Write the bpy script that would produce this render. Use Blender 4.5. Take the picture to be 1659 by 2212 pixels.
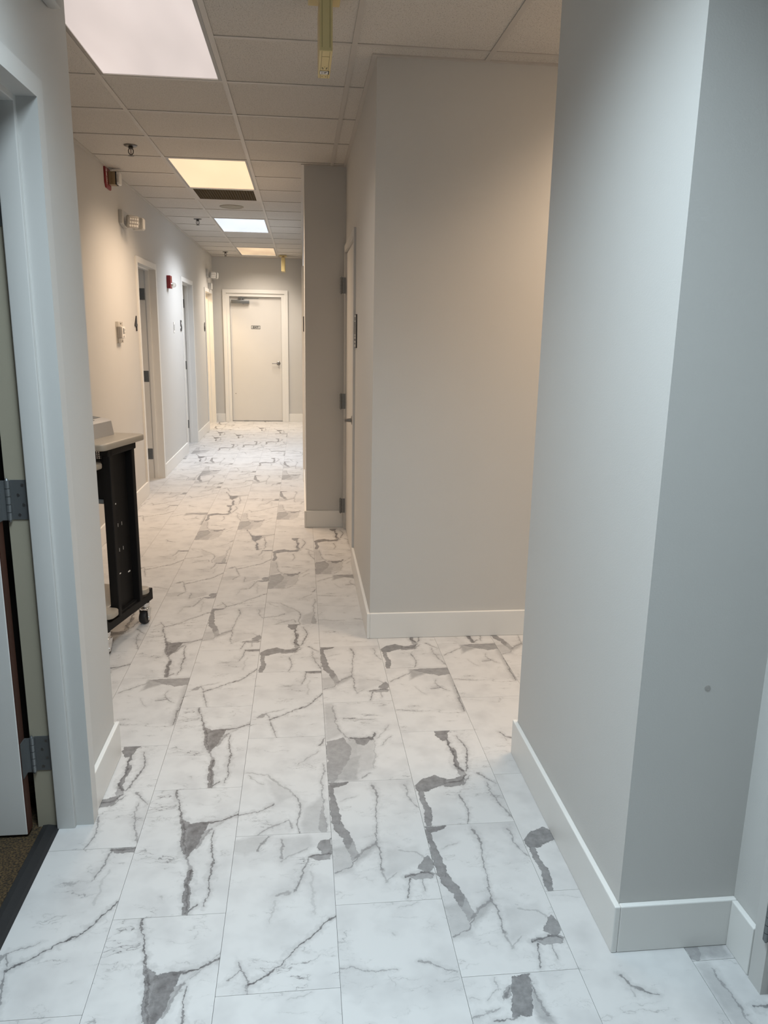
import bpy, bmesh, math, random
from mathutils import Vector, Matrix

for o in list(bpy.data.objects):
    bpy.data.objects.remove(o, do_unlink=True)
scene = bpy.context.scene
COL = scene.collection
R = math.radians

# ------------------------------------------------------------------ camera
CAM_H = 1.577
YAW, PITCH, ROLL, FPX = 0.10915, -0.22937, -0.01699, 1656.8
cd = bpy.data.cameras.new('camera')
cam = bpy.data.objects.new('camera', cd)
COL.objects.link(cam)
cd.sensor_fit = 'VERTICAL'
cd.sensor_height = 36.0
cd.lens = FPX * 36.0 / 2212.0
cd.clip_start = 0.02
_cy, _sy = math.cos(YAW), math.sin(YAW)
_cp, _sp = math.cos(PITCH), math.sin(PITCH)
_cr, _sr = math.cos(ROLL), math.sin(ROLL)
_B = Matrix(((1, 0, 0), (0, 0, 1), (0, -1, 0)))
_RM = (Matrix(((_cy, _sy, 0), (-_sy, _cy, 0), (0, 0, 1))) @ _B
       @ Matrix(((1, 0, 0), (0, _cp, -_sp), (0, _sp, _cp)))
       @ Matrix(((_cr, -_sr, 0), (_sr, _cr, 0), (0, 0, 1))))
_c0, _c1, _c2 = _RM.col[0], -_RM.col[1], -_RM.col[2]
cam.matrix_world = Matrix(((_c0[0], _c1[0], _c2[0], 0), (_c0[1], _c1[1], _c2[1], 0),
                           (_c0[2], _c1[2], _c2[2], CAM_H), (0, 0, 0, 1)))
scene.camera = cam

# ------------------------------------------------------------------ world / exposure
w = bpy.data.worlds.new('world')
scene.world = w
w.use_nodes = True
w.node_tree.nodes['Background'].inputs[0].default_value = (0.75, 0.85, 1.0, 1)
w.node_tree.nodes['Background'].inputs[1].default_value = 0.05
vs = scene.view_settings
vs.view_transform = 'Standard'
vs.look = 'None'
vs.gamma = 1.0
vs.use_curve_mapping = False
vs.exposure = 0.0

# light powers of the ceiling fixtures (the lamps themselves are built further down)
WARM, COOL, NEUTRAL, DAY = (1.0, 0.755, 0.54), (0.88, 0.93, 1.0), (1.0, 0.86, 0.72), (0.74, 0.90, 1.0)
POWER = dict(entry=42, first=11, second=36, third=42, fourth=34, alcove=26, room4=2.5, room5=3, room6=60, right_room=18)

# ------------------------------------------------------------------ layout constants
ZC = 2.785            # ceiling
GX, GY, GT = -0.978, 4.287, 0.6096     # ceiling grid
FX, FT, FL = -0.2198, 0.3048, 0.6096   # floor tiles
XL = -1.490           # main left wall face
XN = -0.705           # near left wall face
YNE = 2.70            # end of near left wall
XB = 0.350            # side face of the projecting block
YB = 3.800            # front face of the projecting block
XF = 0.034            # far right wall face
YP = 6.190            # pier face
XP0, YP0, YP1 = 0.813, 1.640, 2.602    # right pillar
XR = 1.131            # near right wall face
YE = 13.86            # end wall
YS = -4.4             # unseen wall behind the viewpoint, set far back to weaken fill light
XA = 2.75             # end of the right alcove
BBH, BBT = 0.140, 0.016

# ------------------------------------------------------------------ helpers
class MB:
    def __init__(self):
        self.bm = bmesh.new()
        self.M = Matrix.Identity(4)

    def _add(self, verts, faces):
        vv = [self.bm.verts.new(self.M @ Vector(v)) for v in verts]
        ff = []
        for f in faces:
            try:
                ff.append(self.bm.faces.new([vv[i] for i in f]))
            except ValueError:
                pass
        return vv, ff

    def box(self, a, b, bev=0.0, seg=2):
        (x0, y0, z0), (x1, y1, z1) = a, b
        x0, x1 = min(x0, x1), max(x0, x1)
        y0, y1 = min(y0, y1), max(y0, y1)
        z0, z1 = min(z0, z1), max(z0, z1)
        V = [(x0, y0, z0), (x1, y0, z0), (x1, y1, z0), (x0, y1, z0), (x0, y0, z1), (x1, y0, z1), (x1, y1, z1), (x0, y1, z1)]
        F = [(0, 3, 2, 1), (4, 5, 6, 7), (0, 1, 5, 4), (1, 2, 6, 5), (2, 3, 7, 6), (3, 0, 4, 7)]
        vv, ff = self._add(V, F)
        if bev > 0:
            es = list({e for f in ff for e in f.edges})
            bmesh.ops.bevel(self.bm, geom=es, offset=bev, segments=seg, affect='EDGES', profile=0.5)
        return self

    def prism(self, pts, axis, a, b, bev=0.0, seg=2):
        """polygon pts (2D) extruded along axis from a to b; pts order: x->(y,z), y->(x,z), z->(x,y)"""
        def mk(p, t):
            return {'x': (t, p[0], p[1]), 'y': (p[0], t, p[1]), 'z': (p[0], p[1], t)}[axis]
        n = len(pts)
        V = [mk(p, a) for p in pts] + [mk(p, b) for p in pts]
        F = [tuple(range(n)), tuple(range(2 * n - 1, n - 1, -1))]
        F += [(i, i + n, (i + 1) % n + n, (i + 1) % n) for i in range(n)]
        vv, ff = self._add(V, F)
        bmesh.ops.recalc_face_normals(self.bm, faces=ff)
        if bev > 0:
            es = list({e for e in ff[0].edges} | {e for e in ff[1].edges})
            bmesh.ops.bevel(self.bm, geom=es, offset=bev, segments=seg, affect='EDGES', profile=0.5)
        return self

    def cyl(self, p0, p1, r0, r1=None, n=16):
        r1 = r0 if r1 is None else r1
        p0, p1 = Vector(p0), Vector(p1)
        d = (p1 - p0).normalized()
        u = d.orthogonal().normalized()
        v = d.cross(u)
        V = []
        for p, r in ((p0, r0), (p1, r1)):
            for i in range(n):
                t = 2 * math.pi * i / n
                V.append(p + u * (r * math.cos(t)) + v * (r * math.sin(t)))
        F = [(i, (i + 1) % n, (i + 1) % n + n, i + n) for i in range(n)]
        F += [tuple(range(n - 1, -1, -1)), tuple(range(n, 2 * n))]
        self._add(V, F)
        return self

    def lathe(self, prof, c=(0, 0, 0), n=24, axis='z'):
        """prof: list of (radius, height)"""
        c = Vector(c)
        V, F = [], []
        for r, hgt in prof:
            for i in range(n):
                t = 2 * math.pi * i / n
                a, b = r * math.cos(t), r * math.sin(t)
                V.append(c + Vector({'z': (a, b, hgt), 'y': (a, hgt, -b), 'x': (hgt, a, b)}[axis]))
        m = len(prof)
        for k in range(m - 1):
            for i in range(n):
                j = (i + 1) % n
                F.append((k * n + i, k * n + j, (k + 1) * n + j, (k + 1) * n + i))
        F.append(tuple(range(n - 1, -1, -1)))
        F.append(tuple((m - 1) * n + i for i in range(n)))
        vv, ff = self._add(V, F)
        bmesh.ops.recalc_face_normals(self.bm, faces=[f for f in ff if f.is_valid])
        return self

    def tube(self, pts, r, n=10):
        pts = [Vector(p) for p in pts]
        V, F = [], []
        up = None
        for k, p in enumerate(pts):
            d = (pts[min(k + 1, len(pts) - 1)] - pts[max(k - 1, 0)]).normalized()
            if up is None:
                up = d.orthogonal().normalized()
            up = (up - d * up.dot(d)).normalized()
            v = d.cross(up)
            rr = r[k] if isinstance(r, (list, tuple)) else r
            for i in range(n):
                t = 2 * math.pi * i / n
                V.append(p + up * (rr * math.cos(t)) + v * (rr * math.sin(t)))
        for k in range(len(pts) - 1):
            for i in range(n):
                j = (i + 1) % n
                F.append((k * n + i, k * n + j, (k + 1) * n + j, (k + 1) * n + i))
        F.append(tuple(range(n - 1, -1, -1)))
        F.append(tuple((len(pts) - 1) * n + i for i in range(n)))
        vv, ff = self._add(V, F)
        bmesh.ops.recalc_face_normals(self.bm, faces=[f for f in ff if f.is_valid])
        return self

    def build(self, name, mat, parent=None, smooth=False, loc=None, rz=0.0):
        me = bpy.data.meshes.new(name)
        self.bm.to_mesh(me)
        self.bm.free()
        if smooth:
            for p in me.polygons:
                p.use_smooth = True
            try:
                me.set_sharp_from_angle(angle=R(38))
            except Exception:
                pass
        if mat is not None:
            me.materials.append(mat)
        o = bpy.data.objects.new(name, me)
        COL.objects.link(o)
        if parent is not None:
            o.parent = parent
        if loc is not None:
            o.location = loc
        o.rotation_euler.z = rz
        return o


def box(name, a, b, mat, parent=None, bev=0.0, smooth=False):
    return MB().box(a, b, bev).build(name, mat, parent, smooth)


def tag(o, label, cat=None, group=None, kind=None):
    o['label'] = label
    if cat:
        o['category'] = cat
    if group:
        o['group'] = group
    if kind:
        o['kind'] = kind
    return o


def empty(name, loc, rz=0.0, label=None, cat=None, group=None, kind=None):
    o = bpy.data.objects.new(name, None)
    COL.objects.link(o)
    o.location = loc
    o.rotation_euler.z = rz
    o.empty_display_size = 0.05
    if label:
        tag(o, label, cat, group, kind)
    return o


def text_mesh(name, body, size, depth, mat, parent, loc, rot, align='CENTER', sx=1.0, bold=1.0):
    cu = bpy.data.curves.new(name, 'FONT')
    cu.body = body
    cu.size = size
    cu.extrude = depth
    cu.offset = size * 0.018 * bold
    cu.align_x = align
    cu.align_y = 'CENTER'
    t = bpy.data.objects.new(name, cu)
    COL.objects.link(t)
    bpy.context.view_layer.update()
    dg = bpy.context.evaluated_depsgraph_get()
    me = bpy.data.meshes.new_from_object(t.evaluated_get(dg))
    bpy.data.objects.remove(t, do_unlink=True)
    me.materials.clear()
    me.materials.append(mat)
    o = bpy.data.objects.new(name, me)
    COL.objects.link(o)
    o.parent = parent
    o.location = loc
    o.rotation_euler = rot
    o.scale = (sx, 1, 1)
    return o

# ------------------------------------------------------------------ materials
def newmat(name):
    m = bpy.data.materials.new(name)
    m.use_nodes = True
    nt = m.node_tree
    b = nt.nodes['Principled BSDF']
    return m, nt, b


def paint(name, col, rough=0.5, bump=0.0, bscale=300.0, var=0.03, metal=0.0, spec=0.5):
    """plain surface with slight procedural tone variation and fine relief"""
    m, nt, b = newmat(name)
    N, L = nt.nodes, nt.links
    tc = N.new('ShaderNodeTexCoord')
    nz = N.new('ShaderNodeTexNoise')
    nz.inputs['Scale'].default_value = 3.0
    nz.inputs['Detail'].default_value = 4
    L.new(tc.outputs['Object'], nz.inputs['Vector'])
    mx = N.new('ShaderNodeMix')
    mx.data_type = 'RGBA'
    mx.inputs[6].default_value = (*[c * (1 - var) for c in col], 1)
    mx.inputs[7].default_value = (*[min(1, c * (1 + var)) for c in col], 1)
    L.new(nz.outputs['Fac'], mx.inputs[0])
    L.new(mx.outputs[2], b.inputs['Base Color'])
    b.inputs['Roughness'].default_value = rough
    b.inputs['Metallic'].default_value = metal
    b.inputs['Specular IOR Level'].default_value = spec
    if bump > 0:
        n2 = N.new('ShaderNodeTexNoise')
        n2.inputs['Scale'].default_value = bscale
        n2.inputs['Detail'].default_value = 2
        L.new(tc.outputs['Object'], n2.inputs['Vector'])
        bp = N.new('ShaderNodeBump')
        bp.inputs['Strength'].default_value = bump
        bp.inputs['Distance'].default_value = 0.001
        L.new(n2.outputs['Fac'], bp.inputs['Height'])
        L.new(bp.outputs['Normal'], b.inputs['Normal'])
    return m


def emit(name, col, strength, var=0.0, scale=3.0):
    m, nt, b = newmat(name)
    b.inputs['Base Color'].default_value = (0.25, 0.25, 0.25, 1)
    b.inputs['Emission Color'].default_value = (*col, 1)
    b.inputs['Emission Strength'].default_value = strength
    b.inputs['Roughness'].default_value = 0.4
    if var > 0:
        N, L = nt.nodes, nt.links
        tc = N.new('ShaderNodeTexCoord')
        mp = N.new('ShaderNodeMapping')
        mp.inputs['Scale'].default_value = (1.0, 0.25, 1.0)
        nz = N.new('ShaderNodeTexNoise')
        nz.inputs['Scale'].default_value = scale
        nz.inputs['Detail'].default_value = 2
        mr = N.new('ShaderNodeMapRange')
        mr.inputs[1].default_value = 0.3
        mr.inputs[2].default_value = 0.7
        mr.inputs[3].default_value = strength * (1 - var)
        mr.inputs[4].default_value = strength * (1 + var)
        L.new(tc.outputs['Object'], mp.inputs['Vector'])
        L.new(mp.outputs['Vector'], nz.inputs['Vector'])
        L.new(nz.outputs['Fac'], mr.inputs[0])
        L.new(mr.outputs[0], b.inputs['Emission Strength'])
    return m


M = {}
M['wall'] = paint('wall_paint', (0.56, 0.55, 0.53), 0.55, 0.25, 260, 0.02, spec=0.3)
M['trim'] = paint('trim_paint', (0.74, 0.73, 0.705), 0.35, 0.05, 120, 0.015, spec=0.4)
M['frame'] = paint('metal_frame_paint', (0.57, 0.56, 0.54), 0.38, 0.05, 120, 0.02, spec=0.4)
M['door'] = paint('door_paint', (0.64, 0.625, 0.60), 0.4, 0.06, 90, 0.02, spec=0.4)
M['tan'] = paint('tan_paint', (0.33, 0.30, 0.23), 0.5, 0.1, 160, 0.04)
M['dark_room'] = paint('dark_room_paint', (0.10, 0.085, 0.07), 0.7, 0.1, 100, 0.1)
M['blue_wall'] = paint('pale_blue_paint', (0.60, 0.68, 0.74), 0.6, 0.1, 200, 0.03)
M['cream_wall'] = paint('cream_paint', (0.72, 0.66, 0.55), 0.6, 0.1, 200, 0.03)
M['steel'] = paint('brushed_steel', (0.24, 0.235, 0.23), 0.35, 0.1, 400, 0.06, metal=0.9)
M['hinge'] = paint('dull_hinge_steel', (0.20, 0.21, 0.215), 0.42, 0.1, 300, 0.08, metal=0.7)
M['dark_chrome'] = paint('dark_chrome', (0.10, 0.095, 0.09), 0.3, 0, 1, 0.05, metal=0.9)
M['plate_grey'] = paint('plate_grey', (0.50, 0.50, 0.48), 0.4, 0, 1, 0.02)
M['chrome'] = paint('chrome', (0.72, 0.72, 0.72), 0.15, 0, 1, 0.03, metal=1.0)
M['black'] = paint('black_metal_paint', (0.006, 0.0055, 0.0055), 0.6, 0.1, 200, 0.1, spec=0.25)
M['ink'] = paint('black_ink', (0.012, 0.011, 0.012), 0.5, 0, 1, 0.05)
M['rubber'] = paint('black_rubber', (0.014, 0.014, 0.015), 0.55, 0.3, 90, 0.2)
M['laminate'] = paint('taupe_laminate', (0.36, 0.32, 0.265), 0.35, 0.05, 300, 0.05)
M['grey_plastic'] = paint('grey_plastic', (0.40, 0.38, 0.36), 0.45, 0.1, 400, 0.03)
M['grey_panel'] = paint('dark_grey_panel', (0.15, 0.16, 0.16), 0.45, 0, 1, 0.05)
M['white_plastic'] = paint('white_plastic', (0.74, 0.72, 0.69), 0.4, 0.05, 200, 0.02)
M['beige_plastic'] = paint('beige_plastic', (0.45, 0.445, 0.43), 0.45, 0.05, 200, 0.03)
M['yellowed'] = paint('yellowed_plastic', (0.62, 0.50, 0.24), 0.45, 0.05, 120, 0.10)
M['yellow_dark'] = paint('yellowed_plastic_seam', (0.20, 0.15, 0.06), 0.5, 0, 1, 0.1)
M['red'] = paint('red_plastic', (0.23, 0.012, 0.016), 0.4, 0, 1, 0.06)
M['gold'] = paint('brown_lens_housing', (0.28, 0.21, 0.12), 0.45, 0, 1, 0.06)
M['grid'] = paint('ceiling_grid_paint', (0.48, 0.45, 0.415), 0.45, 0, 1, 0.02)
M['brown_edge'] = paint('stained_door_edge', (0.055, 0.018, 0.010), 0.5, 0.2, 60, 0.3)
M['dark_grille'] = paint('dark_filter', (0.045, 0.034, 0.016), 0.8, 0.3, 80, 0.2)
M['grille'] = paint('grille_metal', (0.12, 0.09, 0.045), 0.5, 0.1, 80, 0.1)
M['plenum'] = paint('plenum_slab', (0.05, 0.05, 0.05), 0.9, 0, 1, 0.05)
M['subfloor'] = paint('adhesive_screed', (0.10, 0.095, 0.09), 0.9, 0, 1, 0.1)
M['speaker_cloth'] = paint('speaker_cloth', (0.33, 0.30, 0.24), 0.7, 0.2, 200, 0.05)
M['lcd'] = paint('lcd_screen', (0.09, 0.085, 0.065), 0.25, 0, 1, 0.05)
M['chair_red'] = paint('dark_red_vinyl', (0.06, 0.008, 0.01), 0.4, 0.1, 60, 0.1)

# clear plastic: thin sheet, mostly see-through with a gloss
m, nt, b = newmat('clear_plastic')
N, L = nt.nodes, nt.links
tr = N.new('ShaderNodeBsdfTransparent'); tr.inputs[0].default_value = (0.93, 0.92, 0.90, 1)
fr = N.new('ShaderNodeFresnel'); fr.inputs[0].default_value = 1.5
ms = N.new('ShaderNodeMixShader')
b.inputs['Base Color'].default_value = (0.75, 0.72, 0.68, 1)
b.inputs['Roughness'].default_value = 0.12
fm = N.new('ShaderNodeMath'); fm.operation = 'MULTIPLY_ADD'; fm.inputs[1].default_value = 0.3; fm.inputs[2].default_value = 0.07
L.new(fr.outputs[0], fm.inputs[0]); L.new(fm.outputs[0], ms.inputs[0])
L.new(tr.outputs[0], ms.inputs[1]); L.new(b.outputs[0], ms.inputs[2])
L.new(ms.outputs[0], N['Material Output'].inputs['Surface'])
M['clear'] = m
M['troffer'] = paint('troffer_trim_shade', (0.26, 0.25, 0.24), 0.4, 0, 1, 0.03)  # trim darkened so its colour carries the shadow gap around each light panel

# mineral fibre ceiling panel: fissures and pinholes
m, nt, b = newmat('ceiling_panel_fibre')
N, L = nt.nodes, nt.links
tc = N.new('ShaderNodeTexCoord')
oi = N.new('ShaderNodeObjectInfo')
ad = N.new('ShaderNodeVectorMath'); ad.operation = 'ADD'
sc_ = N.new('ShaderNodeVectorMath'); sc_.operation = 'SCALE'; sc_.inputs[3].default_value = 5.0
L.new(oi.outputs['Location'], sc_.inputs[0])
L.new(tc.outputs['Object'], ad.inputs[0]); L.new(sc_.outputs[0], ad.inputs[1])
n1 = N.new('ShaderNodeTexNoise'); n1.inputs['Scale'].default_value = 210; n1.inputs['Detail'].default_value = 3
L.new(ad.outputs[0], n1.inputs['Vector'])
r1 = N.new('ShaderNodeMapRange'); r1.inputs[1].default_value = 0.34; r1.inputs[2].default_value = 0.44
L.new(n1.outputs['Fac'], r1.inputs[0])
mx = N.new('ShaderNodeMix'); mx.data_type = 'RGBA'
mx.inputs[6].default_value = (0.36, 0.335, 0.30, 1); mx.inputs[7].default_value = (0.58, 0.55, 0.51, 1)
L.new(r1.outputs[0], mx.inputs[0]); L.new(mx.outputs[2], b.inputs['Base Color'])
bp = N.new('ShaderNodeBump'); bp.inputs['Strength'].default_value = 0.5; bp.inputs['Distance'].default_value = 0.002
L.new(r1.outputs[0], bp.inputs['Height']); L.new(bp.outputs['Normal'], b.inputs['Normal'])
b.inputs['Roughness'].default_value = 0.85
b.inputs['Specular IOR Level'].default_value = 0.2
M['panel'] = m

# speckled carpet
m, nt, b = newmat('brown_carpet')
N, L = nt.nodes, nt.links
tc = N.new('ShaderNodeTexCoord')
n1 = N.new('ShaderNodeTexNoise'); n1.inputs['Scale'].default_value = 160; n1.inputs['Detail'].default_value = 4
L.new(tc.outputs['Object'], n1.inputs['Vector'])
cr = N.new('ShaderNodeValToRGB')
cr.color_ramp.elements[0].position = 0.36; cr.color_ramp.elements[0].color = (0.010, 0.007, 0.004, 1)
cr.color_ramp.elements[1].position = 0.68; cr.color_ramp.elements[1].color = (0.10, 0.062, 0.024, 1)
L.new(n1.outputs['Fac'], cr.inputs[0]); L.new(cr.outputs[0], b.inputs['Base Color'])
bp = N.new('ShaderNodeBump'); bp.inputs['Strength'].default_value = 0.9; bp.inputs['Distance'].default_value = 0.004
L.new(n1.outputs['Fac'], bp.inputs['Height']); L.new(bp.outputs['Normal'], b.inputs['Normal'])
b.inputs['Roughness'].default_value = 0.95
M['carpet'] = m

# ---- marble print of the floor tiles: each design is a set of tapering veins, warped by noise
DESIGNS = {
    'wedge': [(0.8, [(0.081,0.606,0.002), (0.095,0.529,0.002), (0.123,0.443,0.0035)]), (0.95, [(0.167,0.406,0.0225), (0.159,0.249,0.005)]), (0.9, [(0.126,0.43,0.006), (0.158,0.259,0.005)]), (0.9, [(0.196,0.408,0.0085), (0.254,0.423,0.0035), (0.305,0.449,0.003)]), (0.6, [(0.219,0.374,0.0065), (0.188,0.295,0.004)]), (0.5, [(0.159,0.249,0.005), (0.185,0.189,0.005)]), (1, [(0.186,0.184,0.004), (0.188,0.105,0.0055), (0.192,0.008,0.005)]), (0.75, [(0.234,0.367,0.0015), (0.235,0.275,0.002), (0.247,0.199,0.003), (0.242,0.134,0.0035), (0.251,0.09,0.0015), (0.24,0.031,0.002)]), (0.8, [(0.221,0.041,0.0045), (0.196,0.012,0.004)]), (0.4, [(0.307,0.472,0.0015), (0.235,0.39,0.002)]), (0.3, [(0.122,0.064,0.0015), (0.113,0.078,0.001)])],
    'swirl_diagonal': [(0.35, [(0.007,0.552,0.0215), (0.056,0.565,0.018)]), (0.6, [(0.105,0.604,0.0035), (0.072,0.536,0.005)]), (0.5, [(0.146,0.574,0.0045), (0.148,0.491,0.0045)]), (0.4, [(0.148,0.481,0.003), (0.23,0.539,0.0025)]), (0.8, [(0.3,0.567,0.011), (0.27,0.53,0.0145)]), (0.8, [(0.226,0.495,0.003), (0.301,0.505,0.0065)]), (0.6, [(0.23,0.495,0.0025), (0.215,0.413,0.003), (0.188,0.347,0.004)]), (0.45, [(0.172,0.344,0.008), (0.142,0.337,0.006)]), (0.25, [(0.136,0.314,0.0025), (0.123,0.236,0.002)]), (0.2, [(0.239,0.431,0.0035), (0.243,0.251,0.0045)]), (0.85, [(0.301,0.242,0.002), (0.258,0.199,0.003), (0.202,0.139,0.002), (0.144,0.076,0.002), (0.119,0.049,0.0035), (0.077,0.028,0.004)]), (0.6, [(0.077,0.028,0.003), (0.063,0.068,0.002), (0.051,0.076,0.0025), (0.022,0.043,0.0025)]), (0.6, [(0.056,0.076,0.002), (0.048,0.106,0.0015)]), (0.5, [(0.074,0.025,0.002), (0.078,-0.003,0.002)])],
    'hook_diagonal': [(0.8, [(0.308,0.604,0.0075), (0.231,0.601,0.0045)]), (0.6, [(0.236,0.601,0.0035), (0.209,0.462,0.0025)]), (0.4, [(0.162,0.454,0.006), (0.13,0.463,0.004)]), (0.2, [(0.246,0.508,0.0035), (0.24,0.367,0.004)]), (0.85, [(0.304,0.37,0.002), (0.239,0.269,0.0025), (0.169,0.211,0.0025), (0.103,0.165,0.0025), (0.079,0.147,0.004)]), (0.6, [(0.079,0.157,0.003), (0.062,0.209,0.0025), (0.025,0.171,0.0025)]), (0.6, [(0.079,0.147,0.0025), (0.112,0.004,0.0025)]), (0.5, [(0.057,0.209,0.002), (0.135,0.234,0.0015)])],
    'loop': [(0.7, [(0.3,0.593,0.004), (0.285,0.537,0.0035)]), (0.4, [(0.271,0.496,0.0015), (0.191,0.404,0.0025)]), (0.4, [(0.006,0.364,0.002), (0.082,0.351,0.0025), (0.126,0.295,0.0055), (0.184,0.212,0.004)]), (0.35, [(0.012,0.349,0.002), (0.069,0.285,0.002)]), (0.3, [(0.098,0.268,0.0125), (0.168,0.207,0.016)]), (0.6, [(0.184,0.212,0.0025), (0.208,0.15,0.003), (0.197,0.049,0.0025), (0.205,0,0.0025)]), (0.5, [(0.291,0.404,0.002), (0.281,0.198,0.0025), (0.291,0.005,0.0035)]), (0.35, [(0.271,0.131,0.0235), (0.261,0.013,0.03)]), (0.7, [(0.001,0.108,0.002), (0.076,0.134,0.002), (0.114,0.171,0.002)]), (0.5, [(0.068,0.005,0.002), (0.17,0.076,0.003), (0.178,0.026,0.004)]), (0.4, [(0.08,0.058,0.002), (0.126,0.042,0.0015)])],
    'banded': [(0.9, [(0.014,0.594,0.011), (0.068,0.597,0.004)]), (0.88, [(0.014,0.58,0.0105), (0.011,0.418,0.0085), (0.031,0.354,0.01), (0.056,0.258,0.0105), (0.066,0.202,0.0075)]), (0.35, [(0.011,0.17,0.021), (0.059,0.192,0.014)]), (0.6, [(0.003,0.129,0.0025), (0.057,0.161,0.0025), (0.076,0.191,0.003)]), (0.6, [(0.066,0.192,0.0055), (0.141,0.263,0.004)]), (0.6, [(0.154,0.583,0.0045), (0.168,0.511,0.0035), (0.151,0.369,0.0015), (0.137,0.263,0.0025), (0.15,0.212,0.0025), (0.146,0.132,0.002)]), (0.45, [(0.27,0.574,0.003), (0.28,0.489,0.002), (0.3,0.433,0.002)]), (0.4, [(0.146,0.132,0.003), (0.147,0.082,0.004), (0.193,0.118,0.003)]), (0.35, [(0.206,0.223,0.006), (0.262,0.208,0.003), (0.286,0.173,0.003)]), (0.8, [(0.286,0.173,0.012), (0.28,0.131,0.0095)]), (0.8, [(0.219,0.101,0.003), (0.277,0.116,0.005), (0.295,0.099,0.0045)]), (0.7, [(0.224,0.09,0.0025), (0.21,0.01,0.0025)]), (0.5, [(0.266,0.092,0.002), (0.261,0.034,0.0025)]), (0.3, [(0.046,0.494,0.0015), (0.096,0.517,0.0015)])],
    'patch': [(0.85, [(0.163,0.593,0.0235), (0.174,0.548,0.012)]), (0.8, [(0.174,0.548,0.0045), (0.185,0.46,0.004), (0.18,0.345,0.007), (0.196,0.313,0.007)]), (0.7, [(0.22,0.563,0.002), (0.244,0.455,0.0035), (0.219,0.358,0.003), (0.204,0.312,0.0035)]), (0.6, [(0.244,0.293,0.003), (0.298,0.229,0.002)]), (0.9, [(0.007,0.237,0.014), (0.066,0.262,0.019), (0.113,0.244,0.011)]), (0.9, [(0.112,0.236,0.0075), (0.183,0.253,0.008), (0.204,0.289,0.0035)]), (0.7, [(0.177,0.224,0.0035), (0.215,0.28,0.002)]), (0.85, [(0.017,0.194,0.009), (0.02,0.085,0.0075), (0.025,0.015,0.01)]), (0.6, [(0.152,0.162,0.0055), (0.166,0.073,0.002), (0.146,-0.001,0.0025)]), (0.5, [(0.264,0.232,0.002), (0.268,0.146,0.003), (0.302,0.024,0.002)])],
    'shaded': [(0.75, [(0.142,0.59,0.0135), (0.299,0.584,0.0125)]), (0.7, [(0.108,0.507,0.0055), (0.172,0.567,0.009), (0.254,0.522,0.009)]), (0.6, [(0.015,0.465,0.003), (0.128,0.57,0.0025)]), (0.4, [(0.303,0.545,0.0245), (0.301,0.338,0.019)]), (0.7, [(0.314,0.57,0.004), (0.302,0.315,0.0045), (0.297,0.163,0.0035)]), (0.8, [(0.186,0.381,0.003), (0.232,0.394,0.004)]), (0.6, [(0.223,0.409,0.0025), (0.267,0.352,0.002)]), (0.6, [(0.008,0.184,0.002), (0.117,0.176,0.0025)]), (0.3, [(0.116,0.409,0.002), (0.156,0.325,0.002)]), (0.4, [(0.224,0.474,0.0025), (0.224,0.414,0.0025)])],
    'plain': [(0.45, [(-0.001,0.383,0.0015), (0.043,0.383,0.0015), (0.089,0.368,0.002), (0.143,0.37,0.0015)]), (0.5, [(0.206,0.394,0.0015), (0.235,0.388,0.002), (0.256,0.371,0.0015), (0.294,0.351,0.0025)]), (0.3, [(0.145,0.494,0.0025), (0.15,0.486,0.0015)]), (0.25, [(0.118,0.358,0.001), (0.14,0.321,0.0015)]), (0.3, [(0.175,0.582,0.001), (0.231,0.604,0.0015)])],
    'plain_streak': [(0.65, [(0.1,0.302,0.003), (0.114,0.265,0.005), (0.171,0.232,0.002)]), (0.3, [(0.114,0.265,0.0025), (0.111,0.238,0.0035)]), (0.2, [(0.012,0.59,0.001), (0.092,0.583,0.003)])],
    'clouded': [(0.3, [(0.023,0.581,0.02), (0.029,0.477,0.024), (0.052,0.36,0.0285)]), (0.5, [(0.038,0.579,0.0025), (0.053,0.378,0.0035), (0.095,0.284,0.003)]), (0.75, [(0.024,0.237,0.027), (0.021,0.059,0.03)]), (0.4, [(0.03,0.058,0.0335), (0.102,0.115,0.0345)]), (0.4, [(0.076,0.285,0.0185), (0.072,0.055,0.021)]), (0.8, [(0.096,0.302,0.0065), (0.188,0.295,0.0065), (0.201,0.339,0.0045)]), (0.5, [(0.129,0.246,0.0115), (0.177,0.174,0.008)]), (0.35, [(0.195,0.276,0.0035), (0.172,0.078,0.0035)]), (0.3, [(0.154,0.227,0.0275), (0.136,0.112,0.026)]), (0.7, [(0.077,0.464,0.003), (0.125,0.46,0.004)]), (0.5, [(0.115,0.461,0.002), (0.211,0.444,0.002)]), (0.5, [(0.215,0.239,0.002), (0.264,0.307,0.002)]), (0.4, [(0.206,0.293,0.002), (0.265,0.401,0.002)]), (0.5, [(0.121,0.021,0.003), (0.157,0.048,0.002)])],
    'dark_column': [(0.9, [(0.145,0.601,0.0145), (0.131,0.543,0.016), (0.118,0.485,0.0165)]), (0.6, [(0.171,0.599,0.003), (0.17,0.546,0.004), (0.184,0.479,0.005)]), (0.7, [(0.113,0.572,0.005), (0.097,0.546,0.004)]), (0.4, [(0.085,0.599,0.0015), (0.083,0.568,0.001), (0.052,0.537,0.001)]), (0.3, [(0.008,0.547,0.0015), (0.035,0.538,0.0015)]), (0.5, [(0.001,0.489,0.002), (0.075,0.515,0.0015)]), (0.7, [(0.118,0.485,0.0025), (0.049,0.479,0.0025)])],
}
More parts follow.
